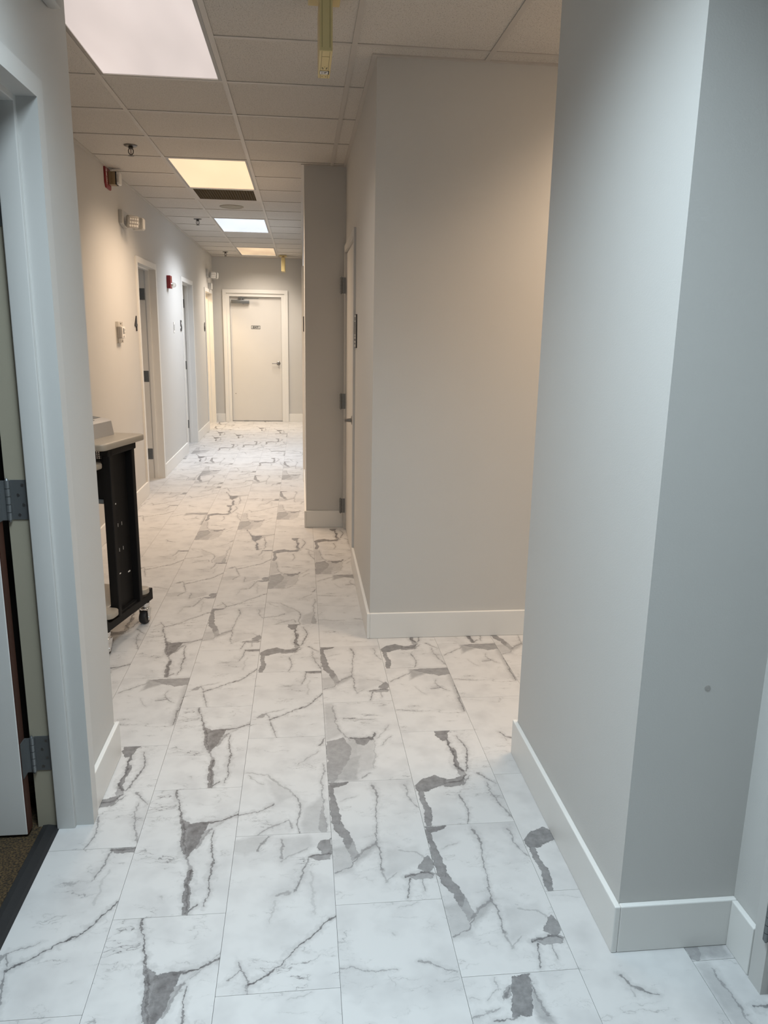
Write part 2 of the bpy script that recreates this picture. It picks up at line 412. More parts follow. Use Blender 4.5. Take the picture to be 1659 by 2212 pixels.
PATCHES = {
    'wedge': [(0.85, [(0.145,0.277), (0.164,0.24), (0.155,0.407), (0.116,0.45)]), (0.95, [(0.162,0.243), (0.19,0.312), (0.21,0.419), (0.146,0.408)]), (0.6, [(0.177,0.285), (0.19,0.284), (0.221,0.37), (0.189,0.376)]), (0.85, [(0.183,0.003), (0.198,0.002), (0.192,0.181), (0.178,0.184)]), (0.5, [(0.241,0.405), (0.291,0.442), (0.255,0.419), (0.218,0.38)])],
    'swirl_diagonal': [(0.75, [(0.28,0.504), (0.303,0.505), (0.303,0.581), (0.274,0.569), (0.257,0.531)]), (0.7, [(0.268,0.475), (0.297,0.481), (0.301,0.509), (0.224,0.498)]), (0.28, [(-0,0.531), (0.038,0.52), (0.072,0.541), (0.105,0.601), (0.054,0.605), (-0.003,0.587)]), (0.22, [(0.159,0.485), (0.252,0.548), (0.231,0.596), (0.146,0.58)])],
    'banded': [(0.85, [(0.017,0.577), (0.064,0.59), (0.073,0.607), (0.004,0.607)]), (0.8, [(0.003,0.371), (0.025,0.364), (0.036,0.416), (0.028,0.482), (0.023,0.601), (0.003,0.595)]), (0.75, [(0.023,0.313), (0.051,0.242), (0.068,0.28), (0.031,0.385), (0.006,0.381)]), (0.55, [(0.059,0.177), (0.08,0.21), (0.066,0.278), (0.039,0.283)]), (0.3, [(0.002,0.122), (0.055,0.138), (0.071,0.191), (0.048,0.261), (0.002,0.246)]), (0.45, [(0.064,0.19), (0.075,0.172), (0.141,0.246), (0.142,0.276)]), (0.75, [(0.277,0.113), (0.301,0.13), (0.298,0.181), (0.275,0.174), (0.252,0.139)]), (0.65, [(0.244,0.082), (0.286,0.084), (0.306,0.104), (0.278,0.121), (0.216,0.106)]), (0.15, [(0.156,0.101), (0.286,0.173), (0.267,0.241), (0.17,0.226)])],
    'patch': [(0.85, [(0.009,0.197), (0.038,0.195), (0.106,0.227), (0.119,0.265), (0.087,0.287), (0.039,0.279), (0.001,0.235)]), (0.8, [(0.109,0.218), (0.168,0.222), (0.195,0.259), (0.189,0.279), (0.109,0.256)]), (0.8, [(0.011,0.003), (0.029,0.004), (0.038,0.058), (0.027,0.196), (0.009,0.206)]), (0.85, [(0.155,0.528), (0.173,0.531), (0.201,0.605), (0.138,0.606)]), (0.85, [(0.176,0.342), (0.191,0.332), (0.197,0.471), (0.18,0.469)]), (0.6, [(0.176,0.299), (0.188,0.275), (0.203,0.297), (0.176,0.345)])],
    'shaded': [(0.7, [(0.191,0.545), (0.253,0.515), (0.317,0.526), (0.311,0.599), (0.12,0.591)]), (0.35, [(0.292,0.495), (0.284,0.153), (0.307,0.162), (0.318,0.505), (0.304,0.594)]), (0.5, [(0.111,0.49), (0.192,0.55), (0.12,0.591)])],
    'clouded': [(0.65, [(0.001,0.007), (0.019,-0.001), (0.076,0.117), (0.101,0.214), (0.073,0.307), (0.003,0.282)]), (0.28, [(0.003,0.291), (0.065,0.34), (0.038,0.601), (0.007,0.592)]), (0.35, [(0.07,0.022), (0.11,0.052), (0.133,0.299), (0.086,0.293)]), (0.3, [(0.114,0.049), (0.172,0.078), (0.193,0.303), (0.118,0.282)]), (0.8, [(0.122,0.254), (0.149,0.251), (0.189,0.307), (0.109,0.292)]), (0.45, [(0.007,0.006), (0.103,0.01), (0.133,0.178), (0.024,0.121)])],
    'dark_column': [(0.85, [(0.097,0.487), (0.144,0.483), (0.176,0.603), (0.127,0.604)]), (0.5, [(0.154,0.514), (0.167,0.46), (0.191,0.458), (0.177,0.539), (0.165,0.571)]), (0.6, [(0.088,0.539), (0.106,0.545), (0.123,0.585), (0.102,0.573)])],
    'loop': [(0.28, [(0.214,0.002), (0.293,-0.001), (0.281,0.205), (0.215,0.123)]), (0.55, [(0.261,0.005), (0.293,-0.005), (0.289,0.053), (0.278,0.137)]), (0.2, [(0.129,0.176), (0.188,0.205), (0.143,0.279), (0.084,0.321)])],
    'hook_diagonal': [(0.8, [(0.247,0.587), (0.302,0.584), (0.31,0.611), (0.231,0.609)]), (0.6, [(0.05,0.169), (0.064,0.213), (0.043,0.2), (0.024,0.167)])],
}

def vein_group():
    g = bpy.data.node_groups.new('vein_stroke', 'ShaderNodeTree')
    def sock(n, t, io):
        g.interface.new_socket(n, in_out=io, socket_type=t)
    sock('P', 'NodeSocketVector', 'INPUT'); sock('A', 'NodeSocketVector', 'INPUT'); sock('D', 'NodeSocketVector', 'INPUT')
    sock('Inv', 'NodeSocketFloat', 'INPUT'); sock('W0', 'NodeSocketFloat', 'INPUT'); sock('DW', 'NodeSocketFloat', 'INPUT')
    sock('K', 'NodeSocketFloat', 'INPUT'); sock('S', 'NodeSocketFloat', 'INPUT'); sock('Prev', 'NodeSocketFloat', 'INPUT'); sock('Out', 'NodeSocketFloat', 'OUTPUT')
    N, L = g.nodes, g.links
    i, o = N.new('NodeGroupInput'), N.new('NodeGroupOutput')
    q = N.new('ShaderNodeVectorMath'); q.operation = 'SUBTRACT'
    L.new(i.outputs['P'], q.inputs[0]); L.new(i.outputs['A'], q.inputs[1])
    d = N.new('ShaderNodeVectorMath'); d.operation = 'DOT_PRODUCT'
    L.new(q.outputs[0], d.inputs[0]); L.new(i.outputs['D'], d.inputs[1])
    t = N.new('ShaderNodeMath'); t.operation = 'MULTIPLY'; t.use_clamp = True
    L.new(d.outputs['Value'], t.inputs[0]); L.new(i.outputs['Inv'], t.inputs[1])
    s = N.new('ShaderNodeVectorMath'); s.operation = 'SCALE'
    L.new(i.outputs['D'], s.inputs[0]); L.new(t.outputs[0], s.inputs[3])
    e = N.new('ShaderNodeVectorMath'); e.operation = 'DISTANCE'
    L.new(q.outputs[0], e.inputs[0]); L.new(s.outputs[0], e.inputs[1])
    wd = N.new('ShaderNodeMath'); wd.operation = 'MULTIPLY_ADD'
    L.new(t.outputs[0], wd.inputs[0]); L.new(i.outputs['DW'], wd.inputs[1]); L.new(i.outputs['W0'], wd.inputs[2])
    lo = N.new('ShaderNodeMath'); lo.operation = 'MULTIPLY'; lo.inputs[1].default_value = 0.45
    L.new(wd.outputs[0], lo.inputs[0])
    hi = N.new('ShaderNodeMath'); hi.operation = 'MULTIPLY_ADD'; hi.inputs[1].default_value = 1.25; hi.inputs[2].default_value = 0.0006
    L.new(wd.outputs[0], hi.inputs[0])
    ek = N.new('ShaderNodeMath'); ek.operation = 'MULTIPLY'
    L.new(e.outputs['Value'], ek.inputs[0]); L.new(i.outputs['K'], ek.inputs[1])
    # soft halo around the stroke
    hw = N.new('ShaderNodeMath'); hw.operation = 'MULTIPLY_ADD'; hw.inputs[1].default_value = 3.0; hw.inputs[2].default_value = 0.012
    L.new(wd.outputs[0], hw.inputs[0])
    hs = N.new('ShaderNodeMath'); hs.operation = 'MULTIPLY'; hs.inputs[1].default_value = 0.32
    L.new(i.outputs['S'], hs.inputs[0])
    hl = N.new('ShaderNodeMapRange'); hl.inputs[1].default_value = 0.0; hl.inputs[4].default_value = 0.0
    L.new(ek.outputs[0], hl.inputs[0]); L.new(hw.outputs[0], hl.inputs[2]); L.new(hs.outputs[0], hl.inputs[3])
    mr = N.new('ShaderNodeMapRange')
    L.new(ek.outputs[0], mr.inputs[0]); L.new(lo.outputs[0], mr.inputs[1]); L.new(hi.outputs[0], mr.inputs[2])
    L.new(i.outputs['S'], mr.inputs[3]); mr.inputs[4].default_value = 0.0
    mh = N.new('ShaderNodeMath'); mh.operation = 'MAXIMUM'
    L.new(mr.outputs[0], mh.inputs[0]); L.new(hl.outputs[0], mh.inputs[1])
    mx = N.new('ShaderNodeMath'); mx.operation = 'MAXIMUM'
    L.new(mh.outputs[0], mx.inputs[0]); L.new(i.outputs['Prev'], mx.inputs[1])
    L.new(mx.outputs[0], o.inputs['Out'])
    return g


VG = vein_group()


def marble(name, strokes, seed, patches=()):
    m, nt, b = newmat('marble_tile_' + name)
    N, L = nt.nodes, nt.links
    tc = N.new('ShaderNodeTexCoord')
    off = N.new('ShaderNodeVectorMath'); off.operation = 'ADD'; off.inputs[1].default_value = (seed * 3.1, seed * 1.7, 0)
    L.new(tc.outputs['Object'], off.inputs[0])

    def noise(scale, det, col=False, rough=0.55):
        n = N.new('ShaderNodeTexNoise')
        n.inputs['Scale'].default_value = scale
        n.inputs['Detail'].default_value = det
        n.inputs['Roughness'].default_value = rough
        L.new(off.outputs[0], n.inputs['Vector'])
        return n.outputs['Color'] if col else n.outputs['Fac']

    def warp(vec, scale, det, amp):
        c = noise(scale, det, True)
        s = N.new('ShaderNodeVectorMath'); s.operation = 'SUBTRACT'; s.inputs[1].default_value = (0.5, 0.5, 0.5)
        L.new(c, s.inputs[0])
        k = N.new('ShaderNodeVectorMath'); k.operation = 'MULTIPLY'; k.inputs[1].default_value = (amp, amp, 0)
        L.new(s.outputs[0], k.inputs[0])
        a = N.new('ShaderNodeVectorMath'); a.operation = 'ADD'
        L.new(vec, a.inputs[0]); L.new(k.outputs[0], a.inputs[1])
        return a.outputs[0]
    flat = N.new('ShaderNodeVectorMath'); flat.operation = 'MULTIPLY'; flat.inputs[1].default_value = (1, 1, 0)
    L.new(tc.outputs['Object'], flat.inputs[0])
    P = warp(flat.outputs[0], 16, 2, 0.030)
    P = warp(P, 75, 5, 0.016)
    P = warp(P, 260, 3, 0.005)
    kk = N.new('ShaderNodeMapRange'); kk.inputs[1].default_value = 0.32; kk.inputs[2].default_value = 0.68
    kk.inputs[3].default_value = 0.55; kk.inputs[4].default_value = 2.2
    L.new(noise(48, 3), kk.inputs[0])

    prev = None
    for s, pts in strokes:
        for (x0, y0, w0), (x1, y1, w1) in zip(pts[:-1], pts[1:]):
            g = N.new('ShaderNodeGroup'); g.node_tree = VG
            L.new(P, g.inputs['P'])
            dx, dy = x1 - x0, y1 - y0
            g.inputs['A'].default_value = (x0, y0, 0)
            g.inputs['D'].default_value = (dx, dy, 0)
            g.inputs['Inv'].default_value = 1.0 / max(1e-6, dx * dx + dy * dy)
            g.inputs['W0'].default_value = w0 * 1.35
            g.inputs['DW'].default_value = (w1 - w0) * 1.35
            g.inputs['S'].default_value = min(1.0, s * 1.2)
            L.new(kk.outputs[0], g.inputs['K'])
            g.inputs['Prev'].default_value = 0.0
            if prev is not None:
                L.new(prev, g.inputs['Prev'])
            prev = g.outputs['Out']
    # filled dark areas: convex outlines
    for s, q in patches:
        acc = None
        n_ = len(q)
        for k_ in range(n_):
            (xa, ya), (xb, yb) = q[k_], q[(k_ + 1) % n_]
            ln = math.hypot(xb - xa, yb - ya)
            if ln < 1e-4:
                continue
            nx_, ny_ = (yb - ya) / ln, -(xb - xa) / ln      # outward normal of a counter-clockwise outline
            dt = N.new('ShaderNodeVectorMath'); dt.operation = 'DOT_PRODUCT'; dt.inputs[1].default_value = (nx_, ny_, 0)
            L.new(P, dt.inputs[0])
            sb = N.new('ShaderNodeMath'); sb.operation = 'SUBTRACT'; sb.inputs[1].default_value = nx_ * xa + ny_ * ya
            L.new(dt.outputs['Value'], sb.inputs[0])
            if acc is None:
                acc = sb.outputs[0]
            else:
                mm_ = N.new('ShaderNodeMath'); mm_.operation = 'MAXIMUM'
                L.new(acc, mm_.inputs[0]); L.new(sb.outputs[0], mm_.inputs[1])
                acc = mm_.outputs[0]
        soft = 0.0025 if s > 0.5 else 0.012
        fl = N.new('ShaderNodeMapRange'); fl.inputs[1].default_value = -soft * 0.5; fl.inputs[2].default_value = soft
        fl.inputs[3].default_value = s; fl.inputs[4].default_value = 0.0
        L.new(acc, fl.inputs[0])
        if s > 0.5:       # darker broken outline around the grey areas
            fl.inputs[3].default_value = s * 0.97
            ae = N.new('ShaderNodeMath'); ae.operation = 'ABSOLUTE'; L.new(acc, ae.inputs[0])
            ak = N.new('ShaderNodeMath'); ak.operation = 'MULTIPLY'; L.new(ae.outputs[0], ak.inputs[0]); L.new(kk.outputs[0], ak.inputs[1])
            oe = N.new('ShaderNodeMapRange'); oe.inputs[1].default_value = 0.0004; oe.inputs[2].default_value = 0.0022
            oe.inputs[3].default_value = min(1.0, s * 1.2); oe.inputs[4].default_value = 0.0
            L.new(ak.outputs[0], oe.inputs[0])
            mo = N.new('ShaderNodeMath'); mo.operation = 'MAXIMUM'
            L.new(prev, mo.inputs[0]); L.new(oe.outputs[0], mo.inputs[1])
            prev = mo.outputs[0]
        mm_ = N.new('ShaderNodeMath'); mm_.operation = 'MAXIMUM'
        L.new(prev, mm_.inputs[0]); L.new(fl.outputs[0], mm_.inputs[1])
        prev = mm_.outputs[0]
    # grain inside the dark patches
    gr = N.new('ShaderNodeMapRange'); gr.inputs[1].default_value = 0.25; gr.inputs[2].default_value = 0.7
    gr.inputs[3].default_value = 0.66; gr.inputs[4].default_value = 1.0
    L.new(noise(38, 6, rough=0.65), gr.inputs[0])
    ml = N.new('ShaderNodeMath'); ml.operation = 'MULTIPLY'
    L.new(prev, ml.inputs[0]); L.new(gr.outputs[0], ml.inputs[1])
    # wispy secondary veins: thin ridges of stretched noise, broken up by a mask, with a soft grey shoulder
    tot_s = ml.outputs[0]
    for ang, sc2, seed2, s_line, s_soft, m0 in ((38, (2.2, 7.5, 1), 0.0, 0.75, 0.14, 0.54), (-58, (2.0, 6.0, 1), 4.0, 0.55, 0.12, 0.56), (80, (4.0, 11.0, 1), 9.0, 0.40, 0.06, 0.57)):
        mp = N.new('ShaderNodeMapping')
        mp.inputs['Rotation'].default_value = (0, 0, R(ang)); mp.inputs['Scale'].default_value = sc2; mp.inputs['Location'].default_value = (seed2 + seed, seed2 * 2, 0)
        L.new(P, mp.inputs['Vector'])
        nn = N.new('ShaderNodeTexNoise'); nn.inputs['Scale'].default_value = 1.6; nn.inputs['Detail'].default_value = 4; nn.inputs['Roughness'].default_value = 0.6
        L.new(mp.outputs['Vector'], nn.inputs['Vector'])
        ab = N.new('ShaderNodeMath'); ab.operation = 'SUBTRACT'; ab.inputs[1].default_value = 0.5; L.new(nn.outputs['Fac'], ab.inputs[0])
        a2 = N.new('ShaderNodeMath'); a2.operation = 'ABSOLUTE'; L.new(ab.outputs[0], a2.inputs[0])
        h1 = N.new('ShaderNodeMapRange'); h1.inputs[1].default_value = 0.001; h1.inputs[2].default_value = 0.008
        h1.inputs[3].default_value = s_line; h1.inputs[4].default_value = 0.0
        L.new(a2.outputs[0], h1.inputs[0])
        h3 = N.new('ShaderNodeMapRange'); h3.inputs[1].default_value = 0.0; h3.inputs[2].default_value = 0.05
        h3.inputs[3].default_value = s_soft; h3.inputs[4].default_value = 0.0
        L.new(a2.outputs[0], h3.inputs[0])
        hx = N.new('ShaderNodeMath'); hx.operation = 'MAXIMUM'; L.new(h1.outputs[0], hx.inputs[0]); L.new(h3.outputs[0], hx.inputs[1])
        hm = N.new('ShaderNodeMapRange'); hm.inputs[1].default_value = m0; hm.inputs[2].default_value = m0 + 0.16
        nm = N.new('ShaderNodeTexNoise'); nm.inputs['Scale'].default_value = 6.5; nm.inputs['Detail'].default_value = 2
        of2 = N.new('ShaderNodeVectorMath'); of2.operation = 'ADD'; of2.inputs[1].default_value = (seed2, -seed2, 0)
        L.new(off.outputs[0], of2.inputs[0]); L.new(of2.outputs[0], nm.inputs['Vector'])
        L.new(nm.outputs['Fac'], hm.inputs[0])
        h2 = N.new('ShaderNodeMath'); h2.operation = 'MULTIPLY'; L.new(hx.outputs[0], h2.inputs[0]); L.new(hm.outputs[0], h2.inputs[1])
        tot = N.new('ShaderNodeMath'); tot.operation = 'MAXIMUM'; L.new(tot_s, tot.inputs[0]); L.new(h2.outputs[0], tot.inputs[1])
        tot_s = tot.outputs[0]
    # soft clouds
    cl = N.new('ShaderNodeMapRange'); cl.inputs[1].default_value = 0.45; cl.inputs[2].default_value = 0.8
    L.new(noise(7, 3), cl.inputs[0])
    c0 = N.new('ShaderNodeMix'); c0.data_type = 'RGBA'
    c0.inputs[6].default_value = (0.585, 0.58, 0.575, 1); c0.inputs[7].default_value = (0.47, 0.465, 0.465, 1)
    L.new(cl.outputs[0], c0.inputs[0])
    c1 = N.new('ShaderNodeMix'); c1.data_type = 'RGBA'
    c1.inputs[7].default_value = (0.062, 0.058, 0.063, 1)
    L.new(tot.outputs[0], c1.inputs[0]); L.new(c0.outputs[2], c1.inputs[6])
    L.new(c1.outputs[2], b.inputs['Base Color'])
    b.inputs['Roughness'].default_value = 0.42
    b.inputs['Specular IOR Level'].default_value = 0.35
    return m


MARBLE = {k: marble(k, [st for st in v if max(p_[2] for p_ in st[1]) < 0.0088], i + 1, PATCHES.get(k, ())) for i, (k, v) in enumerate(DESIGNS.items())}

# ================================================================== the setting
# ---- floor
floor = box('floor', (-3.6, YS - 0.2, -0.03), (3.0, 14.2, -0.0045), M['subfloor'])
tag(floor, 'white marble look tile floor with grey veins along the corridor', 'floor', kind='structure')
PHASE = {-5: 0.06, -4: 0.35, -3: 0.045, -2: 0.335, -1: 0.027, 0: 0.359, 1: 0.030, 2: 0.363, 3: 0.034, 4: 0.36, 5: 0.03, 6: 0.36, 7: 0.03, 8: 0.36, 9: 0.03}
# designs read off the photograph: (column, index of the tile from the near side)
SEEN = {(-2, 3): 'patch', (-2, 2): 'hook_diagonal', (-2, 1): 'plain', (-2, 4): 'shaded', (-2, 5): 'wedge', (-2, 6): 'swirl_diagonal', (-2, 7): 'hook_diagonal', (-2, 8): 'loop',
        (-3, 6): 'patch', (-3, 7): 'plain', (-3, 8): 'hook_diagonal', (-3, 5): 'wedge',
        (-1, 1): 'hook_diagonal', (-1, 2): 'wedge', (-1, 3): 'wedge', (-1, 4): 'wedge', (-1, 5): 'hook_diagonal', (-1, 6): 'banded', (-1, 7): 'swirl_diagonal', (-1, 8): 'hook_diagonal', (-1, 9): 'wedge', (-1, 10): 'clouded',
        (0, 1): 'plain', (0, 2): 'swirl_diagonal', (0, 3): 'loop', (0, 4): 'hook_diagonal', (0, 5): 'patch', (0, 6): 'loop', (0, 7): 'clouded', (0, 8): 'patch',
        (1, 2): 'plain', (1, 3): 'banded', (1, 4): 'clouded', (1, 5): 'banded', (1, 6): 'plain', (1, 7): 'shaded', (1, 8): 'clouded', (1, 9): 'patch',
        (2, 1): 'dark_column', (2, 2): 'banded', (2, 3): 'patch', (2, 4): 'shaded', (2, 5): 'patch',
        (3, 2): 'plain_streak', (3, 3): 'patch', (3, 4): 'plain_streak', (3, 5): 'shaded', (4, 2): 'clouded', (4, 1): 'clouded', (4, 5): 'banded', (5, 5): 'patch', (5, 4): 'wedge'}
tile_meshes = {}


def tile_mesh(wd, ln):
    key = (round(wd, 3), round(ln, 3))
    if key not in tile_meshes:
        g = 0.0005
        b_ = MB().box((g, g, -0.004), (wd - g, ln - g, 0.0))
        me = bpy.data.meshes.new('tile')
        b_.bm.to_mesh(me)
        b_.bm.free()
        me.materials.append(MARBLE['plain'])
        tile_meshes[key] = me
    return tile_meshes[key]


random.seed(11)
names = list(DESIGNS)
FARPICK = ['wedge', 'hook_diagonal', 'loop', 'banded', 'patch', 'shaded', 'plain', 'plain_streak', 'clouded', 'swirl_diagonal', 'plain', 'hook_diagonal']
# (x0, x1, y0, y1) pieces of floor that carry tiles
AREAS = [(-0.79, XR + 0.02, YS, YNE), (XL - 0.17, XB + 0.01, YNE, 14.0), (XB + 0.01, XA, YP1 - 0.02, YB + 0.02), (XR + 0.02, XA, YP1 - 0.02, YNE)]
n_tiles = 0
WT = 0.160                      # thickness of the partition walls
for c in range(-5, 10):
    x0 = FX + c * FT
    lo = PHASE[c] - FL * 8
    for k in range(0, 36):
        y0 = lo + k * FL
        idx = round((y0 - PHASE[c]) / FL)          # 0 = tile whose near edge is at PHASE
        cx_, cy_ = x0 + FT / 2, y0 + FL / 2
        if not any(min(x0 + FT, bx) - max(x0, ax) > 0.004 and min(y0 + FL, by) - max(y0, ay) > 0.004 for (ax, bx, ay, by) in AREAS):
            continue
        X0, X1, Y0, Y1 = max(x0, XL - WT), x0 + FT, max(y0, YS - 0.1), min(y0 + FL, YE + 0.14)
        if y0 + FL <= YNE + 0.1 and x0 < -0.79:
            X0 = max(X0, -0.79)
        if X0 > XF + 0.03 and Y0 > YP + 0.05:
            continue
        me = tile_mesh(X1 - X0, Y1 - Y0) if (X1 - X0 < FT - 0.002 or Y1 - Y0 < FL - 0.002) else tile_mesh(FT, FL)
        if X0 - x0 > 0.002 or Y0 - y0 > 0.002:
            # keep the print registered to the uncut tile
            key = ('cut', round(X0 - x0, 3), round(Y0 - y0, 3), round(X1 - X0, 3), round(Y1 - Y0, 3))
            if key not in tile_meshes:
                g = 0.0005
                bb = MB().box((X0 - x0 + g, Y0 - y0 + g, -0.004), (X1 - x0 - g, Y1 - y0 - g, 0.0))
                mm = bpy.data.meshes.new('tile')
                bb.bm.to_mesh(mm); bb.bm.free()
                mm.materials.append(MARBLE['plain'])
                tile_meshes[key] = mm
            me = tile_meshes[key]
        o = bpy.data.objects.new('tile', me)
        COL.objects.link(o)
        o.parent = floor
        o.location = (x0, y0, 0)
        des = SEEN.get((c, idx)) or random.choice(FARPICK)
        o.material_slots[0].link = 'OBJECT'
        o.material_slots[0].material = MARBLE[des]
        n_tiles += 1
print('tiles', n_tiles)

# ---- walls
def wall(name, boxes, mat, label):
    b_ = MB()
    for a, c in boxes:
        b_.box(a, c)
    o = b_.build(name, mat)
    return tag(o, label, 'wall', kind='structure')


def wall_with_openings_x(xa, xb, y0, y1, openings, z1=ZC, head=2.185):
    """wall slab between xa and xb running along y, with door openings [(ya, yb)]"""
    bs = []
    y = y0
    for (a, c) in openings:
        bs.append(((xa, y, 0), (xb, a, z1)))
        bs.append(((xa, a, head), (xb, c, z1)))
        y = c
    bs.append(((xa, y, 0), (xb, y1, z1)))
    return bs


WT = 0.160                      # thickness of the partition walls
JT = 0.018                      # lining thickness
D0, D4, D5, D6 = (4.66, 5.575), (7.535, 8.420), (10.245, 11.180), (12.665, 13.620)
DN = (1.375, 2.290)             # near left door
DR = (8.22, 9.12)               # warm room on the right
DB = (5.115, 6.105)             # block door
op = lambda d: (d[0] - JT, d[1] + JT)
wall('wall_left', wall_with_openings_x(XL - WT, XL, YNE - 0.12, YE + 0.15, [op(D0), op(D4), op(D5), op(D6)]), M['wall'],
     'long pale wall on the left with numbered doorways')
wall('wall_left_near', wall_with_openings_x(XN - 0.130, XN, YS, YNE, [op(DN)]) + [((XL - WT, YNE - 0.12, 0), (XN - 0.13, YNE, ZC))], M['wall'],
     'grey white wall beside the nearest open door at left')
EB = (-1.215, -0.335)
wall('wall_back', [((XL - 0.0, YE, 0), (EB[0] - JT, YE + 0.15, ZC)), ((EB[0] - JT, YE, 2.165), (EB[1] + JT, YE + 0.15, ZC)), ((EB[1] + JT, YE, 0), (XF, YE + 0.15, ZC))],
     M['wall'], 'short end wall of the corridor around the exit door')
wall('wall_right', wall_with_openings_x(XF, XF + WT, YP, YE + 0.15, [op(DR)]), M['wall'], 'far right corridor wall seen almost edge on')
wall('wall_pier', [((XF + WT, YP, 0), (XB, YP + 0.16, ZC))], M['wall'], 'narrow shaded pier facing the viewer beside the closed grey door')
wall('wall_block', wall_with_openings_x(XB, XB + 0.14, YB, YP + 0.16, [op(DB)]) + [((XB + 0.14, YB, 0), (XA, YB + 0.14, ZC))], M['wall'],
     'broad grey wall block projecting into the corridor')
wall('wall_right_pillar', [((XP0, YP0, 0), (XA, YP1, ZC))], M['wall'], 'big foreground wall corner at right with a cool bright face')
DQ = (0.54, 1.465)
wall('wall_right_near', wall_with_openings_x(XR, XR + 0.14, YS, YP0, [op(DQ)]), M['wall'], 'pale wall at the right picture edge with a door frame')
wall('wall_behind', [((XN - 0.13, YS - 0.12, 0), (XR + 0.14, YS, ZC))], M['wall'], 'plain unseen wall behind the viewpoint, set back to weaken fill light')
wall('wall_alcove', [((XA, YP1, 0), (XA + 0.12, YB, ZC))], M['wall'], 'end wall of the side passage behind the right corner')

# ---- baseboards
def bboard(name, a, b, label):
    """a, b: opposite corners in plan"""
    o = MB().box((a[0], a[1], 0), (b[0], b[1], BBH), 0.003, 2).build(name, M['trim'])
    return tag(o, label, 'baseboard', kind='structure')


CW = 0.055      # casing width
t = BBT
bboard('baseboard_left', (XL, D0[1] + CW, 0), (XL + t, D4[0] - CW, 0), 'white baseboard on the left wall behind the black cart')
bboard('baseboard_left', (XL, D4[1] + CW, 0), (XL + t, D5[0] - CW, 0), 'white baseboard between doorways 4 and 5')
bboard('baseboard_left', (XL, D5[1] + CW, 0), (XL + t, D6[0] - CW, 0), 'white baseboard between doorway 5 and the last doorway')
bboard('baseboard_left', (XL, D6[1] + CW, 0), (XL + t, YE - t, 0), 'short white baseboard past the last left doorway')
bboard('baseboard_left', (XL, YNE, 0), (XL + t, D0[0] - CW, 0), 'white baseboard in the bay behind the near wall')
bboard('baseboard_left_near', (XN, DN[1] + CW + 0.006, 0), (XN + t, YNE + t, 0), 'short white baseboard right of the nearest door frame')
bboard('baseboard_left_near', (XL + t, YNE, 0), (XN, YNE + t, 0), 'white baseboard on the hidden return of the near wall')
bboard('baseboard_back', (XL + t, YE, 0), (EB[0] - 0.118, YE - t, 0), 'white baseboard left of the exit door')
bboard('baseboard_back', (EB[1] + 0.118, YE, 0), (XF - t, YE - t, 0), 'white baseboard right of the exit door')
bboard('baseboard_right', (XF, YP - t, 0), (XF - t, DR[0] - CW, 0), 'white baseboard edge on the far right wall before the sign')
bboard('baseboard_right', (XF, DR[1] + CW, 0), (XF - t, YE, 0), 'white baseboard far along the right wall')
bboard('baseboard_pier', (XF, YP, 0), (XB - 0.012, YP - t, 0), 'shaded baseboard across the narrow pier')
bboard('baseboard_block', (XB, YB - t, 0), (XB - t, DB[0] - CW, 0), 'baseboard on the side of the wall block beside the closed door')
bboard('baseboard_block', (XB, YB, 0), (XA, YB - t, 0), 'white baseboard along the front of the wall block')
bboard('baseboard_pillar', (XP0, YP0 - t, 0), (XP0 - t, YP1 + t, 0), 'long white baseboard on the left face of the right corner')
bboard('baseboard_pillar', (XP0, YP0, 0), (XR, YP0 - t, 0), 'bluish baseboard across the front of the right corner')
bboard('baseboard_pillar', (XP0, YP1, 0), (XA, YP1 + t, 0), 'baseboard on the hidden back of the right corner')
bboard('baseboard_right_near', (XR, YP0 - t, 0), (XR - t, DQ[1] + CW + 0.003, 0), 'short baseboard at the right picture edge')

# ---- ceiling
ceil = box('ceiling', (-3.6, YS - 0.2, ZC + 0.14), (3.0, 14.2, ZC + 0.2), M['plenum'])
tag(ceil, 'suspended ceiling of off white square fibre panels in a grid', 'ceiling', kind='structure')
SKIP = set()
ROWS = range(-15, 16)
LIGHTS = {'first': (0, -2), 'second': (0, 3), 'third': (0, 8), 'fourth': (0, 13), 'entry': (1, -6), 'alcove': (4, -3)}
for cc, rr in LIGHTS.values():
    SKIP |= {(cc, rr), (cc, rr + 1)}
SKIP.add((0, 5))     # return grille
cpm = {}
TH = 0.012           # half width of a tee
for cc in range(-2, 7):
    for rr in ROWS:
        x0, x1 = GX + cc * GT, GX + (cc + 1) * GT
        y0, y1 = GY + rr * GT, GY + (rr + 1) * GT
        if (cc, rr) in SKIP:
            continue
        # drop the panels that lie wholly over solid walls or rooms
        mxx, myy = (x0 + x1) / 2, (y0 + y1) / 2
        if y0 > YP + 0.1 and x0 > XF:
            continue
        if x0 > XB and (y0 > YB or (x0 > XR and y1 < YP1)):
            continue
        if x1 < XN and y1 < YNE - 0.2:
            continue
        if x1 < XL or y0 > YE or y1 < YS:
            continue
        x0, x1 = max(x0, XL - 0.02), min(x1, XA)
        y0, y1 = max(y0, YS - 0.05), min(y1, YE + 0.02)
        key = (round(x1 - x0, 3), round(y1 - y0, 3))
        if key not in cpm:
            bb = MB().box((0.002, 0.002, 0.0), (x1 - x0 - 0.002, y1 - y0 - 0.002, 0.016))
            me = bpy.data.meshes.new('ceiling_panel')
            bb.bm.to_mesh(me); bb.bm.free()
            me.materials.append(M['panel'])
            cpm[key] = me
        o = bpy.data.objects.new('ceiling_panel', cpm[key])
        COL.objects.link(o)
        o.parent = ceil
        o.location = (x0, y0, ZC + 0.0047)


def ceil_part(name, a, b):
    o = box(name, a, b, M['grid'])
    o.parent = ceil
    return o


